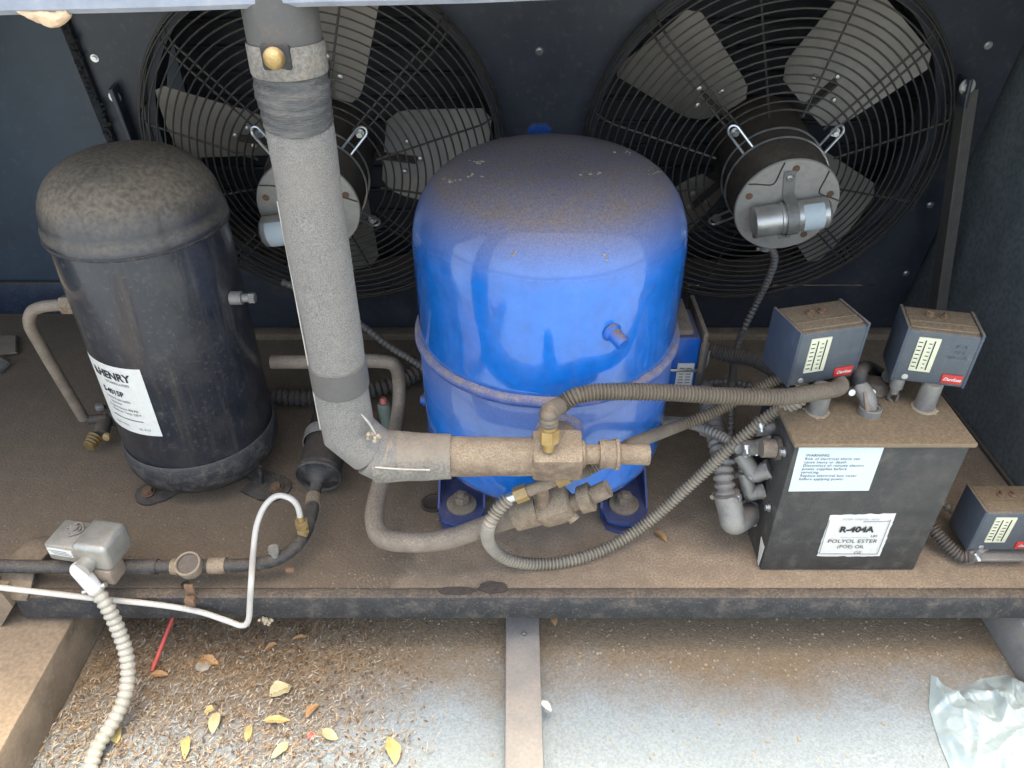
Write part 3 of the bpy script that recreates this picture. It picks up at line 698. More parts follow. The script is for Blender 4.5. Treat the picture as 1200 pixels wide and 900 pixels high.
# terminal box at the right rear
t0 = D(800, 432, .985)
b = MB(); b.box(t0 + Vector((-.002, .045, .004)), (.048, .09, .105), None, .004); tb = b.build('terminal_box', 'blue_plain', cp)
b = MB(); b.box(t0 + Vector((-.010, .055, .062)), (.040, .10, .010), None, .003); b.box(t0 + Vector((.027, .055, .03)), (.008, .12, .075), None, .003); b.build('box_cover', 'copper_dusty', tb)
b = MB(); b.box(t0 + Vector((.028, -.001, .0)), (.014, .006, .10), None, .002); b.build('side_channel', 'conduit_dark', tb)
b = MB(); b.box(t0 + Vector((.004, -.0012, -.020)), (.026, .0012, .062)); tl = b.build('rating_label', 'white_label', tb)
b = MB()
for i in range(9):
    for j, (x, wd) in enumerate(((-.0055, .009), (.0055, .010))):
        if rnd.random() < .9: b.box(t0 + Vector((.004 + x, -.0021, .002 - i * .0055)), (wd * rnd.uniform(.7, 1), .0004, .0022))
b.build('printed_lines', 'ink_grey', tl)
b = MB(); b.box(t0 + Vector((0, -.0035, -.001)), (.056, .002, .005), None, .0006); b.tube([t0 + Vector((.027, -.003, -.001)), t0 + Vector((.036, .0, .008)), t0 + Vector((.038, .004, .03))], .0018, 8); b.build('wire_clip', 'zinc_bright', tb)

# ================================================================== SUCTION LINE: insulated pipe
VX, VY, VZ, IR = -.184, .668, .247, .0288
D0 = D(432, 533, VY)
VZ = D0.z
ip = thing('insulated_pipe', 'thick grey foam-insulated pipe rising left of the blue compressor', 'pipe', (VX, VY, VZ))
topz = .775
b = MB(); b.miter([(VX, VY, .69 - .365 * k / 23) for k in range(24)] + [(VX, VY, VZ + .036), (VX + .022, VY, VZ + .008)], IR, 48); b.jitter(.0016, 14)
fo_ = b.build('foam_sleeve', 'foam', ip, 25)
hx1, hx2, hx3 = D(445, 533, VY).x, D(527, 533, VY).x, D(625, 535, VY).x
b = MB(); b.miter([(VX + .0225, VY, VZ + .0075), (VX + .036, VY, VZ - .002), (hx1 + .022, VY, VZ - .002)], IR + .0006, 48); b.build('elbow_wrap', 'foam', ip, 25)
def rough_cyl(x0, x1, r0, r1, z0, z1, mat, name, amp, nseg=14):
    b = MB(); n = 48
    for i in range(nseg + 1):
        u = i / nseg; x = x0 + (x1 - x0) * u; r = r0 + (r1 - r0) * u; z = z0 + (z1 - z0) * u
        for j in range(n):
            a = 2 * math.pi * j / n; k = r * (1 + amp * noise.noise(Vector((x * 30, math.cos(a) * 1.6, math.sin(a) * 1.6)))); b.v.append(Vector((x, VY + k * math.cos(a), z + k * math.sin(a))))
    for i in range(nseg):
        for j in range(n): b.f.append([i * n + j, i * n + (j + 1) % n, (i + 1) * n + (j + 1) % n, (i + 1) * n + j])
    b.f.append(list(range(n))[::-1]); b.f.append([nseg * n + j for j in range(n)])
    return b.build(name, mat, ip, 35)
rough_cyl(hx1 - .004, hx2 + .002, IR + .002, IR - .003, VZ - .002, VZ - .003, 'foam_dusty', 'horizontal_sleeve', .05)
rough_cyl(hx2 - .006, hx3 + .001, IR - .0055, IR - .0068, VZ - .003, VZ - .002, 'valve_brass_dusty', 'crusted_tape_end', .07, 24)
# split seams and tape
b = MB(); b.tube([(VX - IR * .985, VY - .008, z_) for z_ in (.585, .50, .40, .33, VZ + .045)], .0010, 6); b.tube([(hx1, VY - .030, VZ + .008), (hx1 + .03, VY - .0315, VZ + .0065), (hx2 - .02, VY - .030, VZ + .004)], .0010, 6)
q = D(423, 485, VY - .025); q2 = D(441, 510, VY - .022); b.tube([q, q.lerp(q2, .5) + Vector((.001, 0, .001)), q2], lambda i, m: .0011 * math.sin(math.pi * (i + .5) / (m + 1)) + .0003, 8); b.build('split_seam', 'seam_white', ip)
b = MB(); z1, z2 = D(395, 470, VY - IR).z, D(395, 442, VY - IR).z
b.lathe([(IR, z1 - .002), (IR + .0016, z1), (IR + .0016, z2), (IR, z2 + .002)], (VX, VY, 0), n=48); b.build('tape_band', 'tape_flat', ip)
zt1, zt2, zt3 = D(340, 160, VY - IR).z, D(330, 86, VY - IR).z, D(325, 40, VY - IR).z
b = MB(); n = 56; pr = []
nz = 34
for i in range(nz + 1):
    u = i / nz; z_ = zt1 + (zt2 - zt1) * u
    r = IR + .0010 + .0004 * math.sin(u * 40) + .0012 * (math.sin(math.pi * u)) ** 2
    for j in range(n):
        a = 2 * math.pi * j / n; k = r + .0012 * noise.noise(Vector((math.cos(a) * 2, math.sin(a) * 2, z_ * 90)));  b.v.append(Vector((VX + k * math.cos(a), VY + k * math.sin(a), z_ + .002 * math.sin(a * 2 + 1))))
for i in range(nz):
    for j in range(n): b.f.append([i * n + j, i * n + (j + 1) % n, (i + 1) * n + (j + 1) % n, (i + 1) * n + j])
b.build('tape_wrap', 'tape', ip, 60)
b = MB(); b.lathe([(IR - .002, zt2 - .01), (IR + .0012, zt2 - .004), (IR + .0012, topz + .0), (0, topz)], (VX, VY, 0), n=48); b.build('upper_sleeve', 'tape_flat', ip, 40)
b = MB(); b.lathe([(IR + .002, zt2 - .006), (IR + .0028, zt2 - .004), (IR + .0028, zt3 - .012), (IR + .002, zt3 - .010)], (VX, VY, 0), n=48); b.build('foam_collar', 'foam_dusty', ip, 40)
q = D(322, 68, VY - IR - .002)
b = MB(); b.box(q + Vector((.001, .003, 0)), (.024, .008, .020), None, .003); b.build('valve_recess', 'rubber_black', ip)
b = MB(); b.lathe([(.0, -.006), (.0082, -.006), (.0085, .003), (.0072, .007), (.004, .010), (0, .0105)], q, (0, -1, .1), 24); b.build('brass_cap', 'brass', ip)
b = MB(); q = D(437, 512, VY - .024)
for i in range(8): p = q + Vector((rnd.gauss(0, .004), rnd.gauss(0, .002), rnd.gauss(0, .004))); b.lathe([(0, -.001), (.0024, .0005), (.0016, .0022), (0, .003)], p, (rnd.random(), -1, rnd.random()), 7)
b.build('foam_crumbs', 'foam_bit', ip)

# suction shut-off valve
sv = thing('suction_valve', 'larger dust-crusted shut-off valve in front of the blue compressor', 'valve', (hx3 + .03, VY, VZ))
x0 = hx3 - .002; x1 = D(682, 535, VY).x; x2 = D(703, 535, VY).x; x3 = D(724, 535, VY).x; x4 = D(760, 537, VY).x
b = MB(); b.box(((x0 + x1) / 2, VY, VZ - .001), (x1 - x0, .046, .046), Euler((R(18), 0, 0)).to_matrix(), .006, 2); b.jitter(.0008, 120); bo_ = b.build('valve_block', 'valve_brass_dusty', sv)
b = MB(); b.lathe([(.0, 0), (.017, 0), (.0165, .006), (.0115, .009), (.0115, x2 - x1 + .004), (0, x2 - x1 + .004)], (x1 - .004, VY, VZ + .001), (1, 0, 0), 28); b.jitter(.0005, 150); b.build('bonnet', 'valve_brass_dusty', sv)
b = MB(); b.cyl((x2 - .001, VY, VZ + .001), (x3, VY, VZ + .001), .0165, .0172, 10); b.lathe([(.0172, x3 - x2 - .004), (.0185, x3 - x2 - .003), (.0185, x3 - x2), (.012, x3 - x2 + .003)], (x2, VY, VZ + .001), (1, 0, 0), 28); b.jitter(.0006, 150); b.build('packing_nut', 'valve_brass_dusty', sv)
b = MB(); b.cyl((x3, VY, VZ + .001), (x4, VY, VZ), .0118, .0122, 24); b.jitter(.0006, 120); b.build('stem_cap', 'valve_brass_dusty', sv)
b = MB(); q = D(655, 512, .725); b.cyl(q, (q.x + .003, VY, VZ), .022, .022, 24); b.build('port_neck', 'valve_brass_dusty', sv)
q = D(643, 517, VY - .014); b = MB(); b.cyl(q + Vector((0, 0, -.012)), q + Vector((0, 0, .0)), .007, None, 16); b.hexn(q, q + Vector((0, .002, .016)), .0115); b.cyl(q + Vector((0, .002, .016)), q + Vector((0, .003, .022)), .009, None, 16); b.build('gauge_fitting', 'brass', sv)
top_fit = q + Vector((0, .003, .020))

# discharge pipe and valve
dpz = .045
dp_ = thing('discharge_pipe', 'bare dusty pipe bending under the insulated elbow to the lower valve', 'pipe', Z(440, 640, 0))
P = [Z(318, 424, .17), Z(390, 424, .17), Z(440, 423, .17), Z(462, 428, .165), Z(468, 448, .13), Z(467, 480, .09), Z(459, 520, .085), Z(447, 562, .085), Z(439, 600, .085), Z(443, 624, .085), Z(460, 634, .086), Z(500, 635, .09), Z(535, 629, .098), Z(570, 616, .112), D(612, 603, .700)]
P[0] = D(318, 424, P[1].y)
b = MB(); b.tube(P, lambda i, m: .0112 if i < m * .42 else .0112 + .0025 * min(1, (i - m * .42) / (m * .15)), 20); b.jitter(.0005, 60); b.build('tube', 'copper_dusty', dp_)
lv = thing('discharge_valve', 'smaller tilted dusty shut-off valve near the compressor foot', 'valve', Z(650, 600, .08))
A = D(604, 605, .700); B = D(632, 597, .698); C_ = D(672, 590, .696); D_ = D(690, 583, .696); E = D(713, 572, .696)
ax = (E - A).normalized()
b = MB(); b.cyl(A, B, .0195, .020, 20); b.jitter(.0007, 120); b.build('inlet_socket', 'valve_brass_dusty', lv)
rm = Matrix((ax, UP.cross(ax).normalized(), ax.cross(UP.cross(ax).normalized()))).transposed()
b = MB(); b.box((B + C_) / 2 + Vector((-.002, 0, 0)), ((C_ - B).length * 1.02, .040, .040), rm @ Euler((R(25), 0, 0)).to_matrix(), .007); b.jitter(.0008, 110); b.build('valve_block', 'valve_brass_dusty', lv)
b = MB(); b.cyl(C_ - ax * .006, D_, .011, None, 20); b.cyl(D_ - ax * .012, D_ + ax * .004, .0175, .0185, 10); b.jitter(.0005, 130); b.build('packing_nut', 'valve_brass_dusty', lv)
b = MB(); b.cyl(D_, E, .0110, .0112, 22); b.jitter(.0005, 130); b.build('stem_cap', 'valve_brass_dusty', lv)
b = MB(); q = D(668, 602, .69); b.cyl(q, q + Vector((.006, -.006, -.006)), .008, None, 14); b.cyl(D(650, 598, .70), Vector((.052, .80, .135)), .013, None, 16); b.build('side_lugs', 'valve_brass_dusty', lv)
b = MB(); t1 = D(636, 588, .690); b.cyl(t1 + Vector((0, 0, -.025)), t1 + Vector((0, 0, .010)), .0085, None, 18)
T0, T1 = D(607, 580, .672), D(662, 558, .680); mid = (T0 + T1) / 2; b.cyl(T0, T1, .0075, None, 18); b.tube([t1 + UP * .006, t1.lerp(mid, .6) + UP * .004, mid], .0085, 14); tee = b.build('brass_tee', 'valve_brass_dusty', lv)
tx = (T1 - T0).normalized()
for q in (T0 + tx * .004, T1 - tx * .004): b = MB(); b.hexn(q - tx * .008, q + tx * .008, .0105); b.build('flare_nut', 'brass', tee)
b = MB(); b.cyl(T0 - tx * .014, T0 - tx * .004, .0062, None, 14); b.build('ferrule', 'zinc_bright', tee)

# ================================================================== ELECTRICAL BOX
bx0, bx1 = Z(890, 668, 0), Z(1071, 670, 0); BY = (bx0.y + bx1.y) / 2; BX0, BX1 = bx0.x, bx1.x; BH = .236; BD = .135
eb = thing('control_box', 'black electrical box with two white labels on its front', 'electrical box', ((BX0 + BX1) / 2, BY, 0))
b = MB(); b.box(((BX0 + BX1) / 2, BY + BD / 2, BH / 2 + .001), (BX1 - BX0, BD, BH - .002), None, .0025); b.build('box_body', 'box_black', eb)
b = MB(); b.box(((BX0 + BX1) / 2, BY + BD / 2 - .001, BH + .003), (BX1 - BX0 + .008, BD + .010, .007), None, .002); b.build('box_lid', 'box_top', eb)
def front(px, py, off=.0): return D(px, py, BY - off)
def quad_label(name, mat, c4, off=.0008, jag=0, seed=1):
    P4 = [front(x, y, off) for x, y in c4]; b = MB(); out = []
    for i in range(4):
        A, B = P4[i], P4[(i + 1) % 4]; k = 16
        for j in range(k): 
            t = j / k; q = A.lerp(B, t)
            if jag: q = q + Vector((noise.noise(Vector((i * 7.3 + t * 9, seed, 0))), 0, noise.noise(Vector((i * 5.1 + t * 9, seed, 4)))) ) * jag
            out.append(q)
    n = len(out); b.v = out + [q + Vector((0, .0007, 0)) for q in out]; b.f = [list(range(n)), list(range(n, 2 * n))[::-1]] + [[i, (i + 1) % n, n + (i + 1) % n, n + i] for i in range(n)]
    return b.build(name, mat, eb)
wl = quad_label('warning_label', 'pale_label', [(937, 523), (1037, 522), (1018, 575), (924, 576)])
lines = ['WARNING:', 'Risk of electrical shock can', 'cause injury or death', 'Disconnect all remote electric', 'power supplies before', 'servicing.', 'Replace electrical box cover', 'before applying power.']
for i, t in enumerate(lines):
    p = front(944.5 - i * 1.15, 534 + i * 3.95, .0016); text(t, .0058, 'ink', wl, fr(p, (1, 0, 0), (0, 0, 1)), align='LEFT', space=1.08)
rl = quad_label('refrigerant_label', 'white_label', [(973, 604), (1050, 602), (1031, 652), (957, 652)], jag=.0022, seed=3)
def rt(t, px, py, size, mat='ink', **k): return text(t, size, mat, rl, fr(front(px, py, .0020), (1, 0, 0), (0, 0, 1)), **k)
rt('SYSTEM  CHARGED  WITH', 1009, 609, .0042, 'ink_grey'); rt('R-404A', 1004, 621, .0150, bold=.0006); rt('____________  LBS', 1007, 628.5, .0062); rt('POLYOL ESTER', 999, 634.5, .0098, space=1.05); rt('(POE) OIL', 997, 641, .0088); rt('OZ', 1005, 648, .0070)
b = MB()
for (p, q) in (((972, 610), (960, 649)), ((960, 649), (1028, 649.5)), ((1028, 649.5), (1044, 609)), ((1012, 611.5), (1043, 611))):
    b.bar(front(*p, .0019), front(*q, .0019), .0004, .0009, (0, 1, 0))
b.build('printed_border', 'ink_grey', rl)
# torn sticker and screws on the left side
b = MB(); P4 = [Vector((BX0 - .0008, BY + y, z)) for y, z in ((.004, .045), (.022, .047), (.018, .030), (.012, .006), (.006, .004))]; b.v = P4 + [p + Vector((-.0006, 0, 0)) for p in P4]; b.f = [[0, 1, 2, 3, 4], [9, 8, 7, 6, 5]] + [[i, (i + 1) % 5, 5 + (i + 1) % 5, 5 + i] for i in range(5)]; b.build('torn_sticker', 'white_label', eb)
for z_ in (.105, .205): b = MB(); screw(b, (BX0 - .001, BY + .022, z_), (-1, 0, 0), .0045, .004); b.build('side_screw', 'zinc_bright', eb)

# pressure switches ------------------------------------------------
def switch(tl, tr_, zt, h, dep, label, stem, stem_px, foot_z, emb=False, bracket=False):
    A, B = Z(*tl, zt), Z(*tr_, zt); x = (B - A); wd = x.length; x.normalize(); y = UP.cross(x).normalized(); c = (A + B) / 2; c.z = zt - h
    root = thing('pressure_switch', label, 'pressure switch', c, (0, 0, math.atan2(x.y, x.x)), 'grey pressure switches with cream scale windows')
    rot = Matrix((x, y, UP)).transposed()
    def L(a, b_, z_): return c + x * a + y * b_ + UP * z_
    b = MB(); b.box(L(0, dep / 2, h / 2 - .001), (wd, dep, h - .004), rot, .004, 3); b.build('housing', 'switch_grey', root)
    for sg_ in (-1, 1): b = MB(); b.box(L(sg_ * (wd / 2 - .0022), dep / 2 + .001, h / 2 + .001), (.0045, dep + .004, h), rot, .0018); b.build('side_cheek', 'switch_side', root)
    b = MB(); b.box(L(0, dep * .55, h - .0015), (wd - .010, dep * .86, .003), rot, .001); b.box(L(0, dep * .36, h + .0006), (wd - .012, .0016, .0016), rot); b.build('top_plate', 'box_top', root)
    for a in (-.013, .004): b = MB(); q = L(a, dep * .62, h); b.lathe([(.0055, 0), (.0055, .002), (.003, .003), (.003, .006)], q, n=16); b.box(q + UP * .005, (.009, .003, .005), rot @ Euler((0, 0, rnd.uniform(0, 3))).to_matrix(), .0006); b.build('adjusting_screw', 'rust', root)
    b = MB(); wx, wz, ww, wh = -wd * .17, h * .56, wd * .29, h * .62; b.box(L(wx, -.0006, wz), (ww, .0022, wh), rot, .0006); sc = b.build('scale_window', 'cream', root)
    b = MB()
    for a in (-.16, .25): b.box(L(wx + a * ww, -.0022, wz + .0), (.0012, .0006, wh * .86), rot)
    for i in range(7):
        b.box(L(wx - ww * .36, -.0020, wz - wh * .36 + i * wh * .12), (ww * .18, .0005, .0011), rot); b.box(L(wx + ww * .08, -.0020, wz - wh * .38 + i * wh * .12), (ww * rnd.uniform(.1, .2), .0005, .0010), rot)
    b.build('scale_marks', 'ink', sc)
    b = MB(); b.box(L(wd * .29, -.0006, h * .17), (wd * .27, .0020, h * .16), rot, .0004); rp = b.build('nameplate', 'red_plate', root)
    text('Danfoss', .0064, 'white_paint', rp, fr(L(wd * .29, -.0021, h * .17), x, UP), shear=.4, bold=.00015)
    b = MB(); screw(b, L(-wd * .32, -.0005, h * .12), -y, .0026, .0018); b.build('cover_screw', 'zinc_bright', root)
    if emb:
        for i, t in enumerate(('IP 33', 'KP 5', '060-1171')): text(t, .0062, 'switch_side', root, fr(L(wd * .26, -.0007, h * (.76 - i * .10)), x, UP), name='embossing')
    if stem:
        q = Z(*stem_px, foot_z); b = MB(); top = Vector((q.x, q.y, zt - h + .003)); b.cyl(q, top, .0125, None, 24); b.build('support_stub', 'galvanised', root)
        b = MB()
        for i in range(11): a = 2 * math.pi * (i + rnd.uniform(-.4, .4)) / 11; k_ = rnd.uniform(.5, 1.1); rq = rnd.uniform(.0125, .0155); b.lathe([(0, 0), (.003 * k_, .0005), (.002 * k_, .0018), (0, .0022)], q + Vector((math.cos(a) * rq, math.sin(a) * rq, 0)), n=7)
        b.lathe([(.0155, 0), (.0155, .0016), (.0125, .002)], q, n=24); b.build('sealant_ring', 'foam_bit', root)
    return root, L
sw1, L1 = switch((938, 391), (1021, 379), .362, .082, .062, 'pressure switch at the left end of the control box top', True, (957, 482), BH + .0065)
sw2, L2 = switch((1064, 384), (1156, 394), .362, .080, .056, 'pressure switch at the right end of the control box, beside the side wall', True, (1082, 478), BH + .0065, emb=True)
b = MB(); q = L2(-.030, .012, 0); b.cyl(q + UP * .002, q - UP * .016, .0085, None, 18); b.cyl(q - UP * .016, q - UP * .026, .0065, .005, 16); b.build('cable_gland', 'galvanised', sw2)
b = MB(); b.tube([q - UP * .024, q + Vector((-.004, .002, -.034)), q + Vector((.002, -.002, -.042))], .0025, 8); b.tube([q - UP * .024, q + Vector((.008, .002, -.030)), q + Vector((.006, -.002, -.040))], .002, 8); b.build('loose_wires', 'conduit_dark', sw2)
sw3, L3 = switch((1155, 600), (1241, 600), .108, .078, .052, 'pressure switch low on the tray, cut by the right picture edge', False, None, 0)
b = MB(); q = L3(0, .02, 0); b.box(q + Vector((.002, -.012, -.012)), (.075, .03, .006), None, .002); b.box(q + Vector((.002, .004, -.021)), (.06, .012, .022), None, .002); b.build('mounting_bracket', 'galvanised', sw3)

# conduit clamp connectors --------------------------------------------
def clamp(name, label, A, B, C, r, mat='galvanised', group='metal conduit connectors on the control box'):
    """elbow casting from the conduit end A over the bend B to the box face at C"""
    A, B, C = Vector(A), Vector(B), Vector(C); root = thing(name, label, 'conduit connector', C, group=group)
    b = MB(); b.tube([A, A.lerp(B, .6), B, B.lerp(C, .7), C], lambda i, m: r * (1.12 - .12 * i / m), 18); b.build('casting', mat, root)
    d = (C - B).normalized(); b = MB(); b.cyl(C - d * .010, C, r * 1.18, None, 24); b.cyl(C - d * .004, C + d * .001, r * 1.35, None, 8); b.build('lock_nut', mat, root)
    d = (B - A).normalized(); s_ = d.orthogonal().normalized()
    if s_.y > 0: s_ = -s_
    t_ = d.cross(s_)
    b = MB()
    for k in (-1, 1): q = A + d * .004 + t_ * r * 1.15 * k; b.box(q, (.008, .007, .007), Matrix((d, s_, t_)).transposed(), .0015); b.cyl(q, q + s_ * .009, .0034, None, 10)
    b.lathe([(.0035, 0), (.003, .0025), (0, .003)], B + s_ * r * .92, s_, 10); b.build('clamp_screws', 'zinc_bright', root); return root
FX = BX0 - .001
clamp('elbow_connector', 'largest conduit elbow, low on the box side near its foot', Z(851, 578, .110), Z(860, 612, .07), (FX, Z(885, 612, .06).y + .03, .050), .0165)
clamp('elbow_connector', 'narrow curved connector just above the large elbow', Z(872, 553, .13), Z(879, 578, .10), (FX, BY + .055, .105), .0095)
clamp('elbow_connector', 'curved connector under the straight one on the box side', Z(868, 532, .155), Z(884, 556, .135), (FX, BY + .050, .150), .0105)
clamp('elbow_connector', 'short connector pointing left, third down from the box lid', Z(868, 525, .175), Z(886, 524, .175), (FX, BY + .065, .185), .0100)
clamp('elbow_connector', 'uppermost connector on the box side behind the long conduit', Z(885, 500, .20), Z(903, 500, .20), (FX, BY + .090, .200), .0120)
q = Vector((FX, BY + .040, .196)); b = MB(); b.cyl(q + Vector((-.024, 0, 0)), q + Vector((-.004, 0, 0)), .0125, None, 24); kb = b.build('knockout_bushing', 'copper_dusty'); tag(kb, 'short tan bushing on the box side just under the lid corner', 'bushing')
b = MB(); b.cyl(q + Vector((-.006, 0, 0)), q + Vector((0, 0, 0)), .016, None, 24); b.build('lock_ring', 'conduit_dark', kb)
# connector on the box top
A = D(1003, 462, .845); c = thing('cable_clamp', 'metal cable clamp on the box top between the two switches', 'cable clamp', Z(1018, 484, BH + .0065))
q = Z(1018, 484, BH + .0065); b = MB(); b.lathe([(.0145, 0), (.0145, .010), (.0130, .011)], q, n=28); b.lathe([(.0130, .010), (.0095, .010)], q, n=28); b.build('collar', 'galvanised', c)
e = Z(1006, 452, BH + .035); b = MB(); b.tube([q + UP * .004, q.lerp(e, .35) + UP * .010, q.lerp(e, .8) + UP * .004, e], lambda i, m: .0098 + .001 * math.sin(3 * i / m), 16); b.build('clamp_body', 'galvanised', c)
b = MB(); mm = q.lerp(e, .5) + Vector((0, -.012, .006)); b.box(mm, (.012, .004, .026), Euler((R(-35), 0, R(14))).to_matrix(), .0018); b.build('clamp_saddle', 'copper_dusty', c)
for s_ in (-1, 1): b = MB(); z_ = e + Vector((s_ * .013, -.004, -.004)); b.cyl(z_, z_ + Vector((0, -.010, .003)), .0045, None, 12); b.build('clamp_screw', 'zinc_bright', c)
b = MB(); b.tube([e, e + Vector((.004, .014, .016)), D(1020, 432, .90), D(1042, 445, .90), L2(-.036, .03, -.012)], .0095, 14); tag(b.build('black_cable', 'rubber_black'), 'thick black cable arching between the two upper switches', 'cable')
b = MB(); b.lathe([(0, .0), (.020, .0), (.021, .002), (.012, .014), (0, .016)], Z(1022, 462, BH + .007) + Vector((.006, .012, 0)), n=28); tag(b.build('dark_grommet', 'conduit_dark'), 'dark brown rubber cone behind the cable clamp on the box', 'grommet')

# ================================================================== CONDUITS
def hose(label, pts, r, mat, pitch=.0044, depth=.17, cat='conduit', name='flexible_conduit'):
    b = MB(); b.hose(pts, r, pitch, depth); return tag(b.build(name, mat), label, cat, None)
hose('thick ribbed conduit arching from the suction valve across to the left switch', [top_fit, top_fit + Vector((0, .003, .016)), D(655, 476, .705), D(678, 463, .715), D(715, 459, .72), D(780, 460, .73), D(850, 464, .735), D(915, 465, .745), D(955, 460, .765), D(985, 452, .80), L1(.022, .035, -.002)], .0107, 'conduit', .0043, .14)
hose('long ribbed conduit looping on the tray and up to the control box', [T0 - tx * .012, D(583, 598, .665), D(572, 618, .662), Z(574, 638, .075), Z(594, 655, .035), Z(630, 661, .012), Z(672, 656, .012), Z(715, 640, .020), Z(760, 611, .05), Z(810, 567, .11), Z(860, 521, .175), Z(905, 485, .225), Z(940, 466, .262), L1(-.010, .04, -.002)], .0090, 'conduit_light', .0052, .26)
hose('ribbed conduit climbing from behind the suction valve to behind the left switch', [T1 + tx * .004, D(690, 550, .70), D(735, 523, .715), Z(785, 503, .205), Z(830, 486, .215), Z(868, 466, .235), Z(905, 447, .26), Z(940, 430, .285)], .0085, 'conduit', .0040, .22)
hose('thick brown conduit from the blue terminal box back to the left switch', [t0 + Vector((.030, .03, .022)), D(850, 415, 1.0), D(880, 420, .98), D(905, 432, .95), D(925, 448, .92)], .0125, 'conduit_dark', .0046, .14)
hose('thin spiral conduit hanging from the right fan motor', [PP(FC[1][0] - .010, FC[1][1] - .074, .178), D(908, 302, 1.16), D(900, 328, 1.18), D(886, 356, 1.20), D(872, 385, 1.20), D(862, 412, 1.19), Z(858, 450, .12), Z(857, 490, .06), Z(856, 520, .02)], .0066, 'conduit_grey', .0085, .2)
b = MB(); q = PP(FC[1][0] - .010, FC[1][1] - .077, .178); b.cyl(q, q - pu * .012, .010, None, 16); b.box(q - pu * .012, (.026, .006, .006), None, .001); tag(b.build('conduit_clamp', 'galvanised'), 'small clamp where thin conduit meets the right fan motor', 'conduit connector')
hose('light grey spiral conduit running down from behind the insulated pipe', [D(330, 330, 1.16), D(380, 352, 1.17), D(425, 382, 1.17), D(455, 405, 1.15), D(480, 420, 1.13), D(505, 436, 1.10)], .0068, 'conduit_grey', .0085, .2)
hose('fat brown spiral hose lying on the tray behind both tanks', [Z(318, 464, .03), Z(360, 466, .03), Z(400, 463, .03), Z(440, 456, .03), Z(470, 446, .03), Z(500, 432, .03), Z(540, 420, .03)], .0155, 'conduit_dark', .011, .25)
hose('large ribbed conduit standing up from the biggest box elbow', [Z(851, 582, .106), Z(848, 560, .125), Z(845, 535, .14), Z(838, 505, .15), Z(832, 480, .15), Z(828, 462, .14), Z(820, 452, .12)], .0150, 'conduit_grey', .0105, .20)
hose('grey conduit crossing behind the compressor side towards the box connectors', [Z(868, 527, .176), Z(850, 514, .17), Z(828, 503, .165), Z(800, 495, .14), Z(765, 492, .10)], .0080, 'conduit_grey', .0060, .2)
hose('thin grey conduit curling into the narrow curved connector', [Z(872, 553, .13), Z(868, 538, .145), Z(862, 524, .16), Z(846, 512, .165), Z(822, 505, .15)], .0072, 'conduit_grey', .0060, .2)
hose('short thin conduit low behind the blue terminal box', [Z(808, 455, .03), Z(832, 448, .03), Z(855, 447, .035), Z(880, 452, .04)], .0068, 'conduit_grey', .0085, .2)
hose('dark ribbed conduit curving from the box foot to the low switch', [Z(1078, 598, .045), Z(1092, 618, .035), Z(1108, 636, .025), Z(1124, 650, .018), Z(1136, 652, .020)], .0098, 'conduit_dark', .0046, .2)
hose('light spiral conduit between box and low switch', [Z(1090, 580, .03), Z(1110, 594, .03), Z(1128, 604, .03), Z(1150, 615, .03)], .0070, 'conduit_light', .0085, .2)
clamp('elbow_connector', 'pale conduit elbow under the low switch at the right edge', Z(1134, 653, .018), Z(1143, 645, .02), L3(-.022, .015, -.001), .0095, group=None)

# ================================================================== FILTER DRIER + LIQUID LINE
fd = thing('filter_drier', 'small black filter cylinder lying between black tank and insulated pipe', 'filter drier', Z(374, 560, 0))
f0 = Z(373, 560, .048); axd = Vector((.02, 1, .17)).normalized()
b = MB(); rr = .0345; b.lathe([(0, -.016), (.008, -.014), (.014, -.004), (.024, .003), (rr - .002, .004), (rr, .001), (rr + .0015, .004), (rr, .009), (rr, .014)], f0, axd, 48); b.build('end_cap', 'black_band', fd, 40)
b = MB(); b.lathe([(rr - .0015, .008), (rr - .0015, .125), (rr - .008, .135), (.01, .15), (0, .15)], f0, axd, 48); b.build('cylinder', 'rubber_black', fd, 40)
q = f0 + axd * .075; sd_ = axd.cross(UP).normalized(); upv = sd_.cross(axd)
pts = [q + (sd_ * math.cos(a) + upv * math.sin(a)) * (rr + .0015) for a in [R(200) - R(130) * i / 12 for i in range(13)]]
b = MB()
for p in pts:
    for s_ in (-.010, .010): b.v.append(p + axd * s_)
for p in pts:
    for s_ in (-.010, .010): b.v.append(p + (p - q).normalized() * .0018 + axd * s_)
n = len(pts)
for i in range(n - 1):
    k = 2 * i; b.f += [[k, k + 1, k + 3, k + 2], [2 * n + k, 2 * n + k + 2, 2 * n + k + 3, 2 * n + k + 1], [k, k + 2, 2 * n + k + 2, 2 * n + k], [k + 1, 2 * n + k + 1, 2 * n + k + 3, k + 3]]
b.box(pts[-1] + upv * .012, (.003, .022, .026), Matrix((sd_, axd, upv)).transposed(), .001); so = b.build('strap', 'galvanised', fd)
b = MB(); p = pts[-1] + upv * .018; b.cyl(p - sd_ * .012, p + sd_ * .012, .004, None, 12); b.hexn(p - sd_ * .012, p - sd_ * .006, .007); b.box(p - sd_ * .014 + upv * .002, (.006, .008, .016), None, .001); b.build('strap_bolt', 'brass', so)
ll = thing('liquid_line', 'black-painted pipe running along the tray front at the left', 'pipe', Z(300, 665, 0))
P = [f0 - axd * .012, f0 - axd * .03 + Vector((-.001, 0, -.002)), Z(366, 598, .042), Z(359, 622, .04), Z(345, 642, .04), Z(322, 656, .04), Z(290, 662, .04), Z(250, 663, .04), Z(190, 664, .04), Z(100, 665, .04), Z(40, 664, .04), Z(-30, 663, .04)]
b = MB(); b.tube(P, .0092, 18); b.jitter(.0004, 80); b.build('tube', 'black_band', ll)
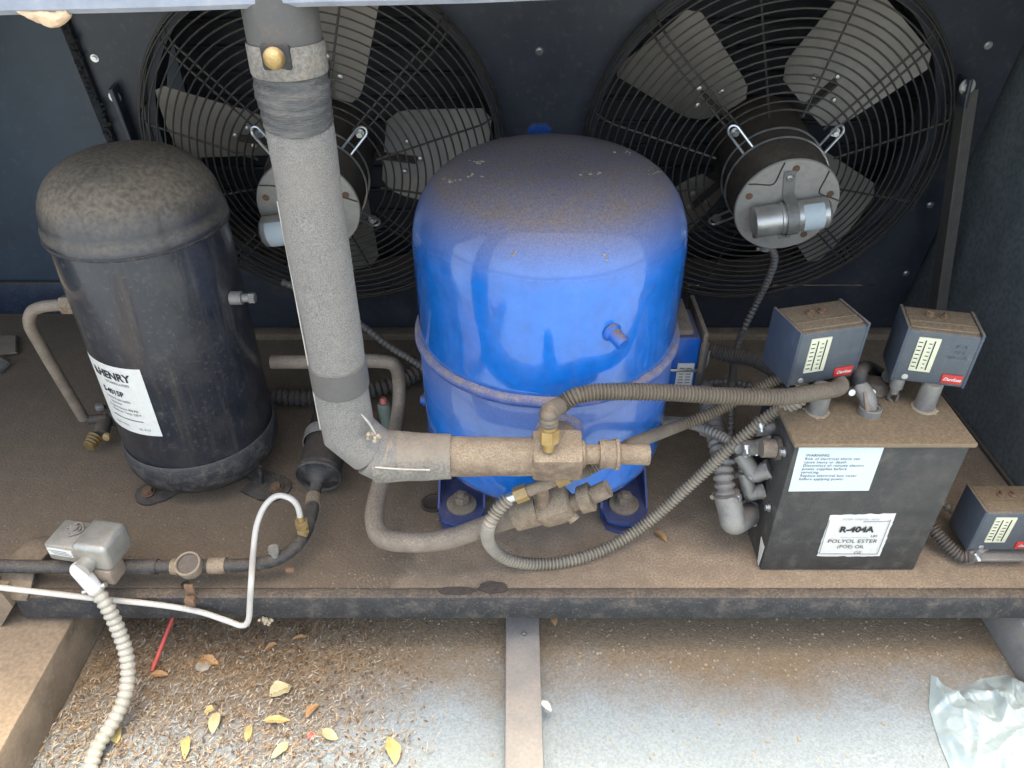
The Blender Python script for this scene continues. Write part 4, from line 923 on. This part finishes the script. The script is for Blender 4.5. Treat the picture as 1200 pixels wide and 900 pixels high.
for (q1, q2, r1) in ((Z(245, 663, .04), Z(265, 662.5, .04), .0112), (Z(202, 664, .04), Z(210, 664, .04), .0112), (Z(120, 665, .04), Z(185, 664, .04), .0105), (P[2].lerp(P[1], .3), P[2].lerp(P[1], .9), .0115)): b = MB(); b.cyl(q1, q2, r1, None, 20); b.build('solder_joint', 'valve_brass_dusty' if r1 > .011 else 'black_band', ll)
sg = thing('sight_glass', 'round sight glass in the middle of the black pipe', 'sight glass', Z(222, 664, .03))
q = Z(223, 664, .046); vd = Vector((0, -.35, 1)).normalized()
b = MB(); b.lathe([(0, -.014), (.013, -.012), (.0165, -.004), (.0175, .006), (.0165, .010), (.0145, .011)], q, vd, 36); b.build('body', 'copper_dusty', sg)
b = MB(); b.lathe([(.0165, .0095), (.0165, .0115), (.0135, .012), (.0132, .0100), (0, .0100)], q, vd, 36); b.build('glass_window', 'strut_paint', sg)
b = MB(); b.ring(q + vd * .0115, vd, .0158, .0016, 40, 6); b.build('bezel_ring', 'sight_ring', sg)
q = Z(322, 650, .05); b = MB(); b.cyl(q - UP * .012, q + UP * .008, .005, None, 14); b.hexn(q + UP * .006, q + UP * .014, .0075); vs3 = b.build('service_port', 'galvanised', ll)
b = MB(); q = Z(340, 668, .03); b.box(q, (.012, .006, .006), None, .001); b.build('clip', 'rust', ll)

# solenoid valve
so = thing('solenoid_valve', 'small pale metal box valve sitting on the black pipe', 'solenoid valve', Z(100, 660, .03))
A, B = Z(52, 639, .098), Z(121, 650, .098); x = (B - A).normalized(); y = UP.cross(x).normalized(); rot = Matrix((x, y, UP)).transposed(); c = (A + B) / 2
wd = (B - A).length; hh, dd_ = .030, .050
def S(a, b_, z_): return c + x * a + y * b_ + UP * z_
b = MB(); b.box(S(-.022, dd_ / 2, -hh / 2), (wd * .58, dd_ * .92, hh), rot, .003); b.build('base_box', 'solenoid_metal', so)
b = MB(); b.box(S(wd * .26, dd_ / 2 - .001, -hh / 2 + .004), (wd * .58, dd_ * 1.06, hh + .014), rot, .008, 4); b.build('coil_cover', 'solenoid_metal', so)
b = MB(); b.box(S(-.025, -.0005 + dd_ * .04, -.012), (wd * .42, .001, .012), rot); pl = b.build('data_plate', 'white_label', so)
b = MB()
for i in range(3): b.box(S(-.028 + .003 * i, -.0014 + dd_ * .04, -.009 - i * .003), (wd * .30, .0004, .0009), rot)
b.build('printed_lines', 'ink_grey', pl)
b = MB(); q = S(-.020, dd_ * .62, .001); b.lathe([(.008, 0), (.008, .0015), (.0055, .002), (.0055, .005), (0, .006)], q, n=20); b.tube([q + x * -.012 + UP * .001, q + y * .012 + UP * .0015, q + x * .012 + UP * .001, q - y * .012 + UP * .001], .0014, 6); b.build('coil_nut', 'galvanised', so)
b = MB(); b.box(S(.02, dd_ * .2, -hh - .014), (.05, .030, .026), rot, .005); b.build('valve_body', 'copper_dusty', so)
hubp = S(.016, -.004, -.018); b = MB(); b.cyl(hubp + y * .006, hubp - y * .012, .0115, None, 24); b.build('conduit_hub', 'solenoid_metal', so)
k0 = hubp - y * .012
cl2 = thing('elbow_connector', 'pale cast elbow clamping the hanging conduit to the small valve', 'conduit connector', k0)
K1, K2 = Z(93, 668, .075), Z(113, 692, .04); b = MB(); b.tube([k0, k0.lerp(K1, .7), K1, K1.lerp(K2, .5), K2], lambda i, m: .0115 - .0015 * i / m, 18); b.build('casting', 'white_paint', cl2)
b = MB(); d = (K2 - K1).normalized(); s_ = d.cross(Vector((0, -1, .3))).normalized()
for k in (-1, 1): b.cyl(K2 - d * .004 + s_ * .010 * k, K2 - d * .004 + s_ * .017 * k, .0036, None, 10)
b.build('clamp_screws', 'zinc_bright', cl2)
hose('cream spiral conduit hanging down in front of the tray at the left', [K2 - d * .004, D(124, 708, .655), D(136, 732, .645), D(147, 762, .630), D(150, 792, .61), D(144, 822, .585), D(130, 850, .56), D(112, 880, .53), Z(100, 925, GZ + .012), Z(92, 960, GZ + .012)], .0102, 'conduit_cream', .0095, .17)

# white thin tube
wt = thing('capillary_tube', 'thin white tube looping up from a brass nut and along the tray lip', 'tube', Z(293, 720, -.02))
FY = TF - .014
n0 = Z(353, 612, .070)
P = [n0, Z(349, 594, .10), Z(340, 584, .115), Z(325, 581, .115), Z(311, 592, .10), Z(301, 615, .08), Z(297, 645, .055), D(294.5, 680, FY - .004), D(293, 705, FY - .006), D(291, 727, FY - .008), D(283, 733, FY - .008), D(265, 727, FY - .006), D(230, 716, FY), D(180, 708, FY), D(110, 701, FY), D(40, 693, FY), D(-40, 684, FY)]
b = MB(); b.tube(P, .0041, 12, k=12); b.build('tube', 'white_tube', wt)
b = MB(); d = (P[0] - P[1]).normalized(); b.cyl(n0 - d * .012, n0, .0052, None, 14); b.hexn(n0 - d * .002, n0 + d * .007, .0095); b.cyl(n0 + d * .007, n0 + d * .011, .0068, None, 16); b.hexn(n0 + d * .011, n0 + d * .019, .0090); b.cyl(n0 + d * .019, n0 + d * .034, .006, None, 12); b.build('brass_nut', 'brass', wt)
b = MB(); q = D(223, 707, FY - .004); b.box(q + Vector((0, .002, .002)), (.014, .010, .014), None, .0025); b.box(q + Vector((0, .010, .016)), (.012, .004, .02), None, .001); b.build('tube_clip', 'rust', wt)
b = MB(); q = Z(313, 728, -.045)
for i in range(9): p = q + Vector((rnd.gauss(0, .006), rnd.gauss(0, .003), rnd.gauss(0, .002))); s_ = rnd.uniform(.002, .0045); b.lathe([(0, -s_), (s_, -s_ * .3), (s_ * .8, s_ * .5), (0, s_)], p, n=8)
b.bar(q + Vector((-.004, .012, .002)), q + Vector((.012, .03, .01)), .004, .003); b.jitter(.001, 200); tag(b.build('dried_foam', 'foam_bit'), 'small pale lump of dried foam at the bend of the white tube', 'foam')

# schrader style valve behind the elbow
q = Z(453, 492, .045); up2 = Vector((-.05, .1, 1)).normalized(); rv = thing('relief_plug', 'small grey-green plug with pink cap beside the insulated elbow', 'plug', q)
b = MB(); b.lathe([(0, -.03), (.0095, -.03), (.0105, 0), (.0115, .004), (.0115, .030), (.0095, .034), (0, .034)], q, up2, 20); b.build('body', 'green_grey', rv)
b = MB(); b.lathe([(.0062, .033), (.0062, .041), (.004, .044), (0, .044)], q, up2, 16); b.build('cap', 'pink_cap', rv)
# left corner saddle and bolt
ls = thing('corner_bracket', 'curved tan steel bracket under the black pipe at the far left', 'bracket', Z(30, 660, 0))
b = MB(); pts = [Z(52, 628, .012), Z(36, 632, .026), Z(20, 645, .030), Z(6, 662, .026), Z(0, 684, .012), Z(-6, 700, .002)]; w_ = Vector((.045, -.004, 0)); C2 = catmull(pts, 6)
for p in C2: b.v += [p, p + w_, p + w_ - UP * .003, p - UP * .003]
for i in range(len(C2) - 1):
    for j in range(4): b.f.append([4 * i + j, 4 * i + (j + 1) % 4, 4 * i + 4 + (j + 1) % 4, 4 * i + 4 + j])
b.f += [[0, 1, 2, 3], [4 * len(C2) - 4 + j for j in (3, 2, 1, 0)]]
b.build('saddle_plate', 'tan_plate', ls)
b = MB(); q = Z(31, 682, .0); b.hexn(q, q + UP * .008, .009); b.cyl(q, q + UP * .002, .013, None, 20); b.build('bolt', 'frame_steel', ls)
b = MB(); P4 = [D(-40, 690, .675), D(2, 695, .675), D(15, 711, .675), D(-2, 740, .675), D(-40, 760, .675)]; n = 5; b.v = P4 + [p + Vector((0, .02, 0)) for p in P4]; b.f = [list(range(n)), list(range(n, 2 * n))[::-1]] + [[i, (i + 1) % n, n + (i + 1) % n, n + i] for i in range(n)]; tag(b.build('gusset_plate', 'tan_plate'), 'tan folded steel gusset at the left end of the tray lip', 'gusset')

# ================================================================== GROUND LITTER
def leaf_mesh(b, c, L, W, ang, curl=.2, z0=.002, tilt=0.):
    n = 8; e = Vector((math.cos(ang), math.sin(ang), tilt)); s_ = Vector((-e.y, e.x, 0)); o = len(b.v)
    for i in range(n + 1):
        u = i / n; wv = W * math.sin(math.pi * min(1, u * .96 + .02)) ** .8; bend = curl * L * math.sin(math.pi * u) * .35
        p = Vector(c) + e * (u - .5) * L + s_ * (L * .14 * math.sin(2.2 * u + c[0] * 90) + .0012 * noise.noise(Vector((u * 5, c[0] * 50, 0)))) + UP * (z0 + bend); wv *= 1 + .35 * noise.noise(Vector((u * 4, c[0] * 70, 3)))
        b.v += [p + s_ * wv + UP * wv * .5, p, p - s_ * wv + UP * wv * .45]
    for i in range(n):
        for j in (0, 1): b.f.append([o + 3 * i + j, o + 3 * i + j + 1, o + 3 * i + j + 4, o + 3 * i + j + 3])
leaves = [(458, 882, .040, .009, 1.75, 'leaf_yellow', 'largest yellow leaf at the bottom edge, left of the centre rail'),
 (247, 775, .032, .008, -.5, 'leaf_orange', 'orange leaf resting on a pale stone'), (330, 812, .030, .013, .8, 'leaf_pale', 'broad triangular yellow leaf in the middle of the litter'),
 (219, 878, .032, .006, 1.5, 'leaf_yellow', 'slim yellow leaf lying on the pale concrete near the black pipe'), (250, 850, .032, .008, -1.3, 'leaf_pale', 'upright yellow leaf with two small round ones above it'),
 (325, 846, .036, .006, .25, 'leaf_yellow', 'long thin yellow leaf among grey litter'), (328, 880, .028, .007, .9, 'leaf_pale', 'small pale leaf close to the bottom edge'),
 (353, 749, .026, .004, .4, 'leaf_orange', 'curved orange leaf just below the tray lip'), (318, 761, .020, .005, .3, 'leaf_orange', 'short orange leaf left of a curved one'),
 (138, 862, .030, .009, -.8, 'leaf_yellow', 'yellow leaf beside the hanging cream conduit'), (294, 862, .024, .005, 1.4, 'leaf_yellow', 'narrow orange-yellow leaf on the concrete'),
 (368, 836, .024, .006, .9, 'leaf_orange', 'pale orange leaf above a red scrap'), (388, 862, .026, .007, -.4, 'leaf_pale', 'cream leaf right of the red scrap'), (246, 836, .014, .006, .2, 'leaf_yellow', 'tiny round yellow leaf'), (188, 792, .026, .006, -.2, 'leaf_orange', 'brown leaf at the foot of the red straw')]
for (px, py, L_, W_, a, mt, lab) in leaves:
    b = MB(); leaf_mesh(b, Z(px, py, GZ), L_, W_, a, .3, .004); o = b.build('fallen_leaf', mt); tag(o, lab, 'leaf', 'fallen leaves on the ground')
b = MB(); leaf_mesh(b, Z(773, 631, 0), .024, .006, -.75, .3, .002); tag(b.build('fallen_leaf', 'leaf_orange'), 'single orange leaf on the tray right of the compressor foot', 'leaf')
b = MB(); leaf_mesh(b, Z(650, 728, -.105), .022, .005, 1.4, .3, .004); tag(b.build('fallen_leaf', 'leaf_orange'), 'small orange leaf at the top of the centre rail', 'leaf')
b = MB(); leaf_mesh(b, Z(641, 822, -.10), .020, .005, -1.1, .4, -.01); tag(b.build('paper_scrap', 'white_label'), 'small white scrap against the right side of the centre rail', 'scrap')
b = MB(); b.cyl(Z(203, 722, -.09), Z(178, 786, GZ + .006), .0032, .0030, 10); tag(b.build('red_straw', 'red_plastic'), 'thin red plastic straw leaning from the litter under the tray lip', 'straw')
b = MB(); q = Z(364, 862, GZ + .004); b.box(q, (.010, .008, .004), Euler((.2, .1, .5)).to_matrix(), .001); tag(b.build('red_scrap', 'red_plastic'), 'tiny red plastic scrap among leaves near the bottom', 'scrap')
b = MB(); q = Z(238, 780, GZ + .004); b.lathe([(0, -.006), (.010, -.004), (.012, .002), (.007, .006), (0, .007)], q, n=9); b.jitter(.003, 60); tag(b.build('pale_stone', 'gravel'), 'pale stone beside the orange leaf', 'stone')
# litter: straw, chips and grit (uncountable)
def in_litter(px, py):
    return 1.0 if px < 330 else max(0, 1 - (px - 330) / 190)
for nm, mt, cnt, Ls, Ws in (('straw_litter', 'straw', 4200, (.004, .022), .00055), ('leaf_litter', 'litter_dark', 3200, (.0025, .008), .0013), ('pale_litter', 'litter_grey', 3600, (.003, .012), .0008), ('dry_leaf_chips', 'leaf_orange', 220, (.003, .009), .0013)):
    b = MB(); k = 0
    while k < cnt:
        px = rnd.uniform(20, 560); py = rnd.uniform(712, 960)
        if rnd.random() > in_litter(px, py): continue
        if nm in ('leaf_litter', 'dry_leaf_chips') and py > 790 and rnd.random() > .3: continue
        if nm == 'pale_litter' and py < 800 and rnd.random() > .25: continue
        p = Z(px, py, GZ); L_ = rnd.uniform(*Ls)
        if p.x < xl + .01 and p.y > .60: continue
        leaf_mesh_n = 3; a = rnd.gauss(1.0, .9); e = Vector((math.cos(a), math.sin(a), rnd.uniform(-.15, .35))) * L_; s_ = Vector((-e.y, e.x, 0)).normalized() * Ws * rnd.uniform(.6, 1.3)
        c = p + UP * rnd.uniform(.001, .007); o = len(b.v)
        b.v += [c - e / 2, c + s_ + UP * Ws * rnd.uniform(-.5, 1.2), c + e / 2, c - s_ + UP * Ws * rnd.uniform(0, .8)]; b.f.append([o, o + 1, o + 2, o + 3]); k += 1
    o = b.build(nm, mt); tag(o, {'straw_litter': 'dry straw fragments scattered on the ground at the left', 'leaf_litter': 'dark brown crumbled leaf litter below the tray lip', 'pale_litter': 'greyish dried plant bits over the pale concrete', 'dry_leaf_chips': 'rusty orange leaf chips in the litter'}[nm], 'litter', None, 'stuff')
b = MB()
for k in range(1700):
    px, py = rnd.uniform(60, 1260), rnd.uniform(712, 960) if rnd.random() < .6 else rnd.uniform(712, 800); p = Z(px, py, GZ); s_ = rnd.uniform(.0006, .0022) * (1.4 if rnd.random() < .1 else 1)
    if 585 < px < 645: continue
    b.lathe([(0, -s_ * .3), (s_, 0), (s_ * .6, s_ * .7), (0, s_ * .8)], p, n=5)
tag(b.build('ground_grit', 'gravel'), 'fine grit and pebbles scattered over the concrete', 'grit', None, 'stuff')
b = MB()
for k in range(650):
    px, py = rnd.uniform(0, 1200), rnd.uniform(560, 694)
    if rnd.random() < .5: px, py = rnd.gauss(rnd.choice([420, 800, 940, 1100]), 30), rnd.gauss(683, 7)
    p = Z(px, min(py, 693), 0.0); s_ = rnd.uniform(.0005, .0014); b.lathe([(0, -s_ * .2), (s_, 0), (s_ * .6, s_ * .6), (0, s_ * .7)], p, n=5)
tag(b.build('tray_grit', 'gravel'), 'grit and crumbs lying on the tray', 'grit', None, 'stuff')

# plastic bag at the bottom right
b = MB(); out = [(1090, 792), (1098, 800), (1120, 812), (1128, 806), (1150, 796), (1178, 792), (1200, 797), (1260, 830), (1290, 900), (1270, 980), (1180, 985), (1140, 960), (1118, 915), (1100, 870), (1088, 830)]
W2 = [Z(x, y, GZ) for x, y in out]; cen = Z(1175, 880, GZ); nr = 44; ring_n = 200; Pn = []
for i in range(ring_n):
    t = i / ring_n * len(W2); k = int(t); f_ = t - k; Pn.append(W2[k].lerp(W2[(k + 1) % len(W2)], f_))
for j in range(nr + 1):
    u = j / nr
    for i in range(ring_n):
        p = cen.lerp(Pn[i], u); fold = (1 - min(1, abs(noise.noise(Vector((p.x * 9 + p.y * 5, p.y * 22 - p.x * 9, 3)))) * 5)) * .012 + (1 - min(1, abs(noise.noise(Vector((p.x * 26 - p.y * 9, p.y * 10 + p.x * 6, 8)))) * 6)) * .006 + noise.noise(p * 22) * .006 + (1 - min(1, abs(noise.noise(Vector((p.x * 60, p.y * 45 + p.x * 40, 9)))) * 5)) * .0022
        h = (.020 * (1 - u ** 3) + fold) * (1 - u ** 8) + .002; b.v.append(Vector((p.x, p.y, GZ + h)))
for j in range(nr):
    for i in range(ring_n): k = (i + 1) % ring_n; b.f.append([j * ring_n + i, j * ring_n + k, (j + 1) * ring_n + k, (j + 1) * ring_n + i])
bg = b.build('plastic_bag', 'bag_plastic', None, 40); tag(bg, 'crumpled pale blue plastic bag on the ground at bottom right', 'bag')
